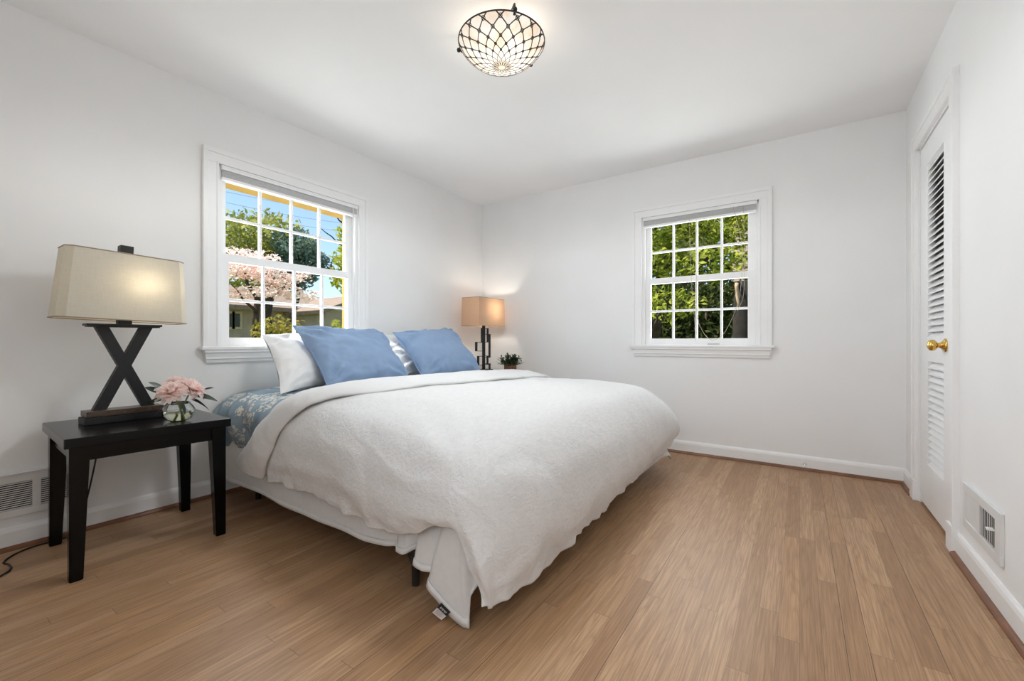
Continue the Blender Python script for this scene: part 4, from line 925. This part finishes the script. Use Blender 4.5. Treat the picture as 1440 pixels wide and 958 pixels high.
tree('shade_tree', (c.x, c.y + .3, GZ), [(c.x, c.y + .25, c.z + .25, .5, .50, .45), (c.x, c.y + .15, c.z - .3, .5, .48, .4), (c.x, c.y + .1, c.z - .75, .5, .50, .3)], 1500, .075, ('leaf_yellow', 'bark'),
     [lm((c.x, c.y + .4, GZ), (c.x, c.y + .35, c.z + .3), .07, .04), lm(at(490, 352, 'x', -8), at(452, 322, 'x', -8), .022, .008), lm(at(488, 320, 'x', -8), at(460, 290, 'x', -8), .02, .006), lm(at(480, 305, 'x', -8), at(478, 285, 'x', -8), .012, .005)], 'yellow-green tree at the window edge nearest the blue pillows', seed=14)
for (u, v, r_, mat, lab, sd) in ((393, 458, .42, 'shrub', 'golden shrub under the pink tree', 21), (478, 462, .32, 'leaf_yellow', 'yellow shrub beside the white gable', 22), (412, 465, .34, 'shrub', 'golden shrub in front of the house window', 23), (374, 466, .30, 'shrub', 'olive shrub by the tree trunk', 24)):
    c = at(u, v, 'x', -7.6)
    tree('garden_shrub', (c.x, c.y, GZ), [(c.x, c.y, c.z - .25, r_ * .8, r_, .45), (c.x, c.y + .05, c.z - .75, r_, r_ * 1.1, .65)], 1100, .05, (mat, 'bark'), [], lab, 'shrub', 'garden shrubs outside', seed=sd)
# house across the street
h1 = thing('house', (-20, 9, GZ), 'low tan house with a brown roof across the street', 'house')
HX = -18.5; hy0, hy1 = at(285, 450, 'x', HX).y, at(462, 450, 'x', HX).y; he = at(330, 434, 'x', HX).z
obj('wall', MB().box((HX - 6, hy0, GZ), (HX, hy1, he + .05)), 'siding', h1)
rz = at(430, 417, 'x', HX - 2.5).z
mb = MB(); a0_, a1_ = hy0 - .4, hy1 + .35
mb.add([(HX + .5, a0_, he - .05), (HX + .5, a1_, he - .05), (HX - 3, a1_, rz + .1), (HX - 3, a0_, rz + .1), (HX - 6.5, a1_, he - .05), (HX - 6.5, a0_, he - .05), (HX + .5, a0_, he + .12), (HX + .5, a1_, he + .12), (HX - 3, a1_, rz + .28), (HX - 3, a0_, rz + .28), (HX - 6.5, a1_, he + .12), (HX - 6.5, a0_, he + .12)],
       [(0, 1, 2, 3), (3, 2, 4, 5), (6, 9, 8, 7), (9, 11, 10, 8), (0, 6, 7, 1), (4, 10, 11, 5), (1, 7, 8, 2), (2, 8, 10, 4), (0, 3, 9, 6), (3, 5, 11, 9)]); obj('roof', mb, 'roof', h1)
for (u0, u1, v0, v1) in ((322, 326, 441, 460), (329, 336.5, 441, 460), (424, 446, 443, 459)):
    p, q = at(u0, v0, 'x', HX), at(u1, v1, 'x', HX)
    wf = obj('window', MB().box((HX - .02, p.y - .10, q.z - .10), (HX + .05, q.y + .10, p.z + .10), .01), 'house_trim', h1)
    obj('pane', MB().box((HX + .045, p.y, q.z), (HX + .06, q.y, p.z)), 'dark_window', wf)
h2 = thing('house', (-15, 12, GZ), 'white-gabled house past the yellow-green tree', 'house')
p, q = at(457, 432, 'x', -16), at(500, 425, 'x', -16)
obj('wall', MB().box((-21, p.y, GZ), (-16, q.y + 3, p.z)), 'siding', h2)
mb = MB(); ym = q.y + .5; zt_ = at(470, 418, 'x', -16).z
mb.add([(-15.6, p.y - .4, p.z - .15), (-15.6, ym, zt_ + .25), (-21, ym, zt_ + .25), (-21, p.y - .4, p.z - .15), (-15.6, ym + 3, p.z - .15), (-21, ym + 3, p.z - .15)], [(0, 1, 2, 3), (1, 4, 5, 2)]); ro = obj('roof', mb, 'roof', h2)
md = ro.modifiers.new('thickness', 'SOLIDIFY'); md.thickness = .15
obj('gable', MB().add([(-15.9, p.y - .3, p.z - .1), (-15.9, ym, p.z - .1), (-15.9, ym, zt_ + .10), (-16.0, p.y - .3, p.z - .1), (-16.0, ym, p.z - .1), (-16.0, ym, zt_ + .10)], [(0, 1, 2), (5, 4, 3), (0, 3, 4, 1), (1, 4, 5, 2), (2, 5, 3, 0)]), 'gable_white', h2)
for k, (v0, v1) in enumerate(((266, 300), (281, 316), (292, 328), (344, 373))):
    a, b_ = at(300, v0, 'x', -24), at(500, v1, 'x', -24)
    pts = [a.lerp(b_, s / 12) - V(0, 0, .12 * math.sin(math.pi * s / 12)) for s in range(-6, 19)]
    o = obj('power_line', MB().tube(pts, .012 if k < 3 else .022, 5), 'grey_slat' if k < 3 else 'black_metal', None, True, origin=pts[0])
    meta(o, ('topmost pale overhead wire in the sky outside', 'second pale overhead wire from the top', 'third pale overhead wire, just over the trees', 'dark overhead cable crossing the lower sky')[k], 'power line', 'overhead wires')
# garden side, seen through the window in the back wall
c = at(955, 345, 'y', 7.2)
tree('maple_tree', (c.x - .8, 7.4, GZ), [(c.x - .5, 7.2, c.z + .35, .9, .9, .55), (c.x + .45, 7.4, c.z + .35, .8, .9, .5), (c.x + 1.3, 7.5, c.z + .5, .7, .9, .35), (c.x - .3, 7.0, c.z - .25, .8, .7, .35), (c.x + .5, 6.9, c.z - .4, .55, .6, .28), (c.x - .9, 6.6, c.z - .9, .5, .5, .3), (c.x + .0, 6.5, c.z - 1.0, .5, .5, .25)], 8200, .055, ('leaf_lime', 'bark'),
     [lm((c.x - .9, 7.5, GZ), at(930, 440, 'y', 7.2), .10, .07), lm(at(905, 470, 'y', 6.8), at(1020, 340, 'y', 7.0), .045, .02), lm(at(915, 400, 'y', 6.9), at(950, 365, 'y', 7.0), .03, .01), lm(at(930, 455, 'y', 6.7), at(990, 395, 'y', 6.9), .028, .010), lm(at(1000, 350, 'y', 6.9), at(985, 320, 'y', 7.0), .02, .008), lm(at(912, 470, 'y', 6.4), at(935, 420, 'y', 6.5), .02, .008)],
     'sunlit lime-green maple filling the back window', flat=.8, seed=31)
c = at(985, 430, 'y', 9.0)
for k, (u, lab) in enumerate(((925, 'dark shaded hedge bush at the window corner below the maple'), (985, 'dark shaded hedge bush below the middle of the maple'), (1060, 'dark shaded hedge bush behind the bark trunk'))):
    c = at(u, 440, 'y', 9.2)
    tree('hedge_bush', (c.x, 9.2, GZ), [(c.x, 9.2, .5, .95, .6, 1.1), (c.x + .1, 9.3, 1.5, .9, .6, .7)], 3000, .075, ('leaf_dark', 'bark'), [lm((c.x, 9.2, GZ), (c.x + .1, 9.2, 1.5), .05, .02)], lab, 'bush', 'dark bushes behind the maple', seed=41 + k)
for k, (u, z_) in enumerate(((890, 3.6), (985, 3.9))):
    c = at(u, 340, 'y', 13)
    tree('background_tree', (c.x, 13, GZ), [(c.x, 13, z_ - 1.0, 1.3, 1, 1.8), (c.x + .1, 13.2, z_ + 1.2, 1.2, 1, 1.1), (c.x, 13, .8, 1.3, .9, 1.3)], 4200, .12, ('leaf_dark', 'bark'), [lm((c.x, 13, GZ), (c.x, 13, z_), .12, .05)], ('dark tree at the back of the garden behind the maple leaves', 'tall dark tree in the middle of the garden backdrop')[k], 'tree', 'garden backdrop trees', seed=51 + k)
c = at(1041, 430, 'y', 6.6)
tr = thing('tree_trunk', (c.x, 6.6, GZ), 'brown trunk with a pale torn strip of bark beyond the back window', 'tree trunk')
mb = MB(); limb(mb, (c.x, 6.6, GZ), (c.x + .05, 6.6, at(1041, 396, 'y', 6.6).z), .16, .12, 3); obj('bark', mb, 'dark_bark', tr, True)
mb = MB(); limb(mb, tuple(at(1038, 434, 'y', 6.42)), tuple(at(1036, 398, 'y', 6.42)), .015, .024, 5); obj('torn_bark', mb, 'bark_pale', tr, True)
c = at(1050, 340, 'y', 11)
hb = thing('brick_house', (c.x, 11, GZ), 'sunny brick house corner behind the maple at the window edge', 'house')
bx0 = at(1030, 340, 'y', 11).x
obj('wall', MB().box((bx0, 11, GZ), (bx0 + 5, 15, 5.2)), 'brick', hb)
obj('roof', MB().add([(bx0 - .3, 10.7, 5.2), (bx0 + 5.3, 10.7, 5.2), (bx0 + 5.3, 13, 6.8), (bx0 - .3, 13, 6.8), (bx0 + 5.3, 15.3, 5.2), (bx0 - .3, 15.3, 5.2)], [(0, 1, 2, 3), (3, 2, 4, 5), (0, 5, 4, 1), (0, 3, 5), (1, 4, 2)]), 'roof', hb)
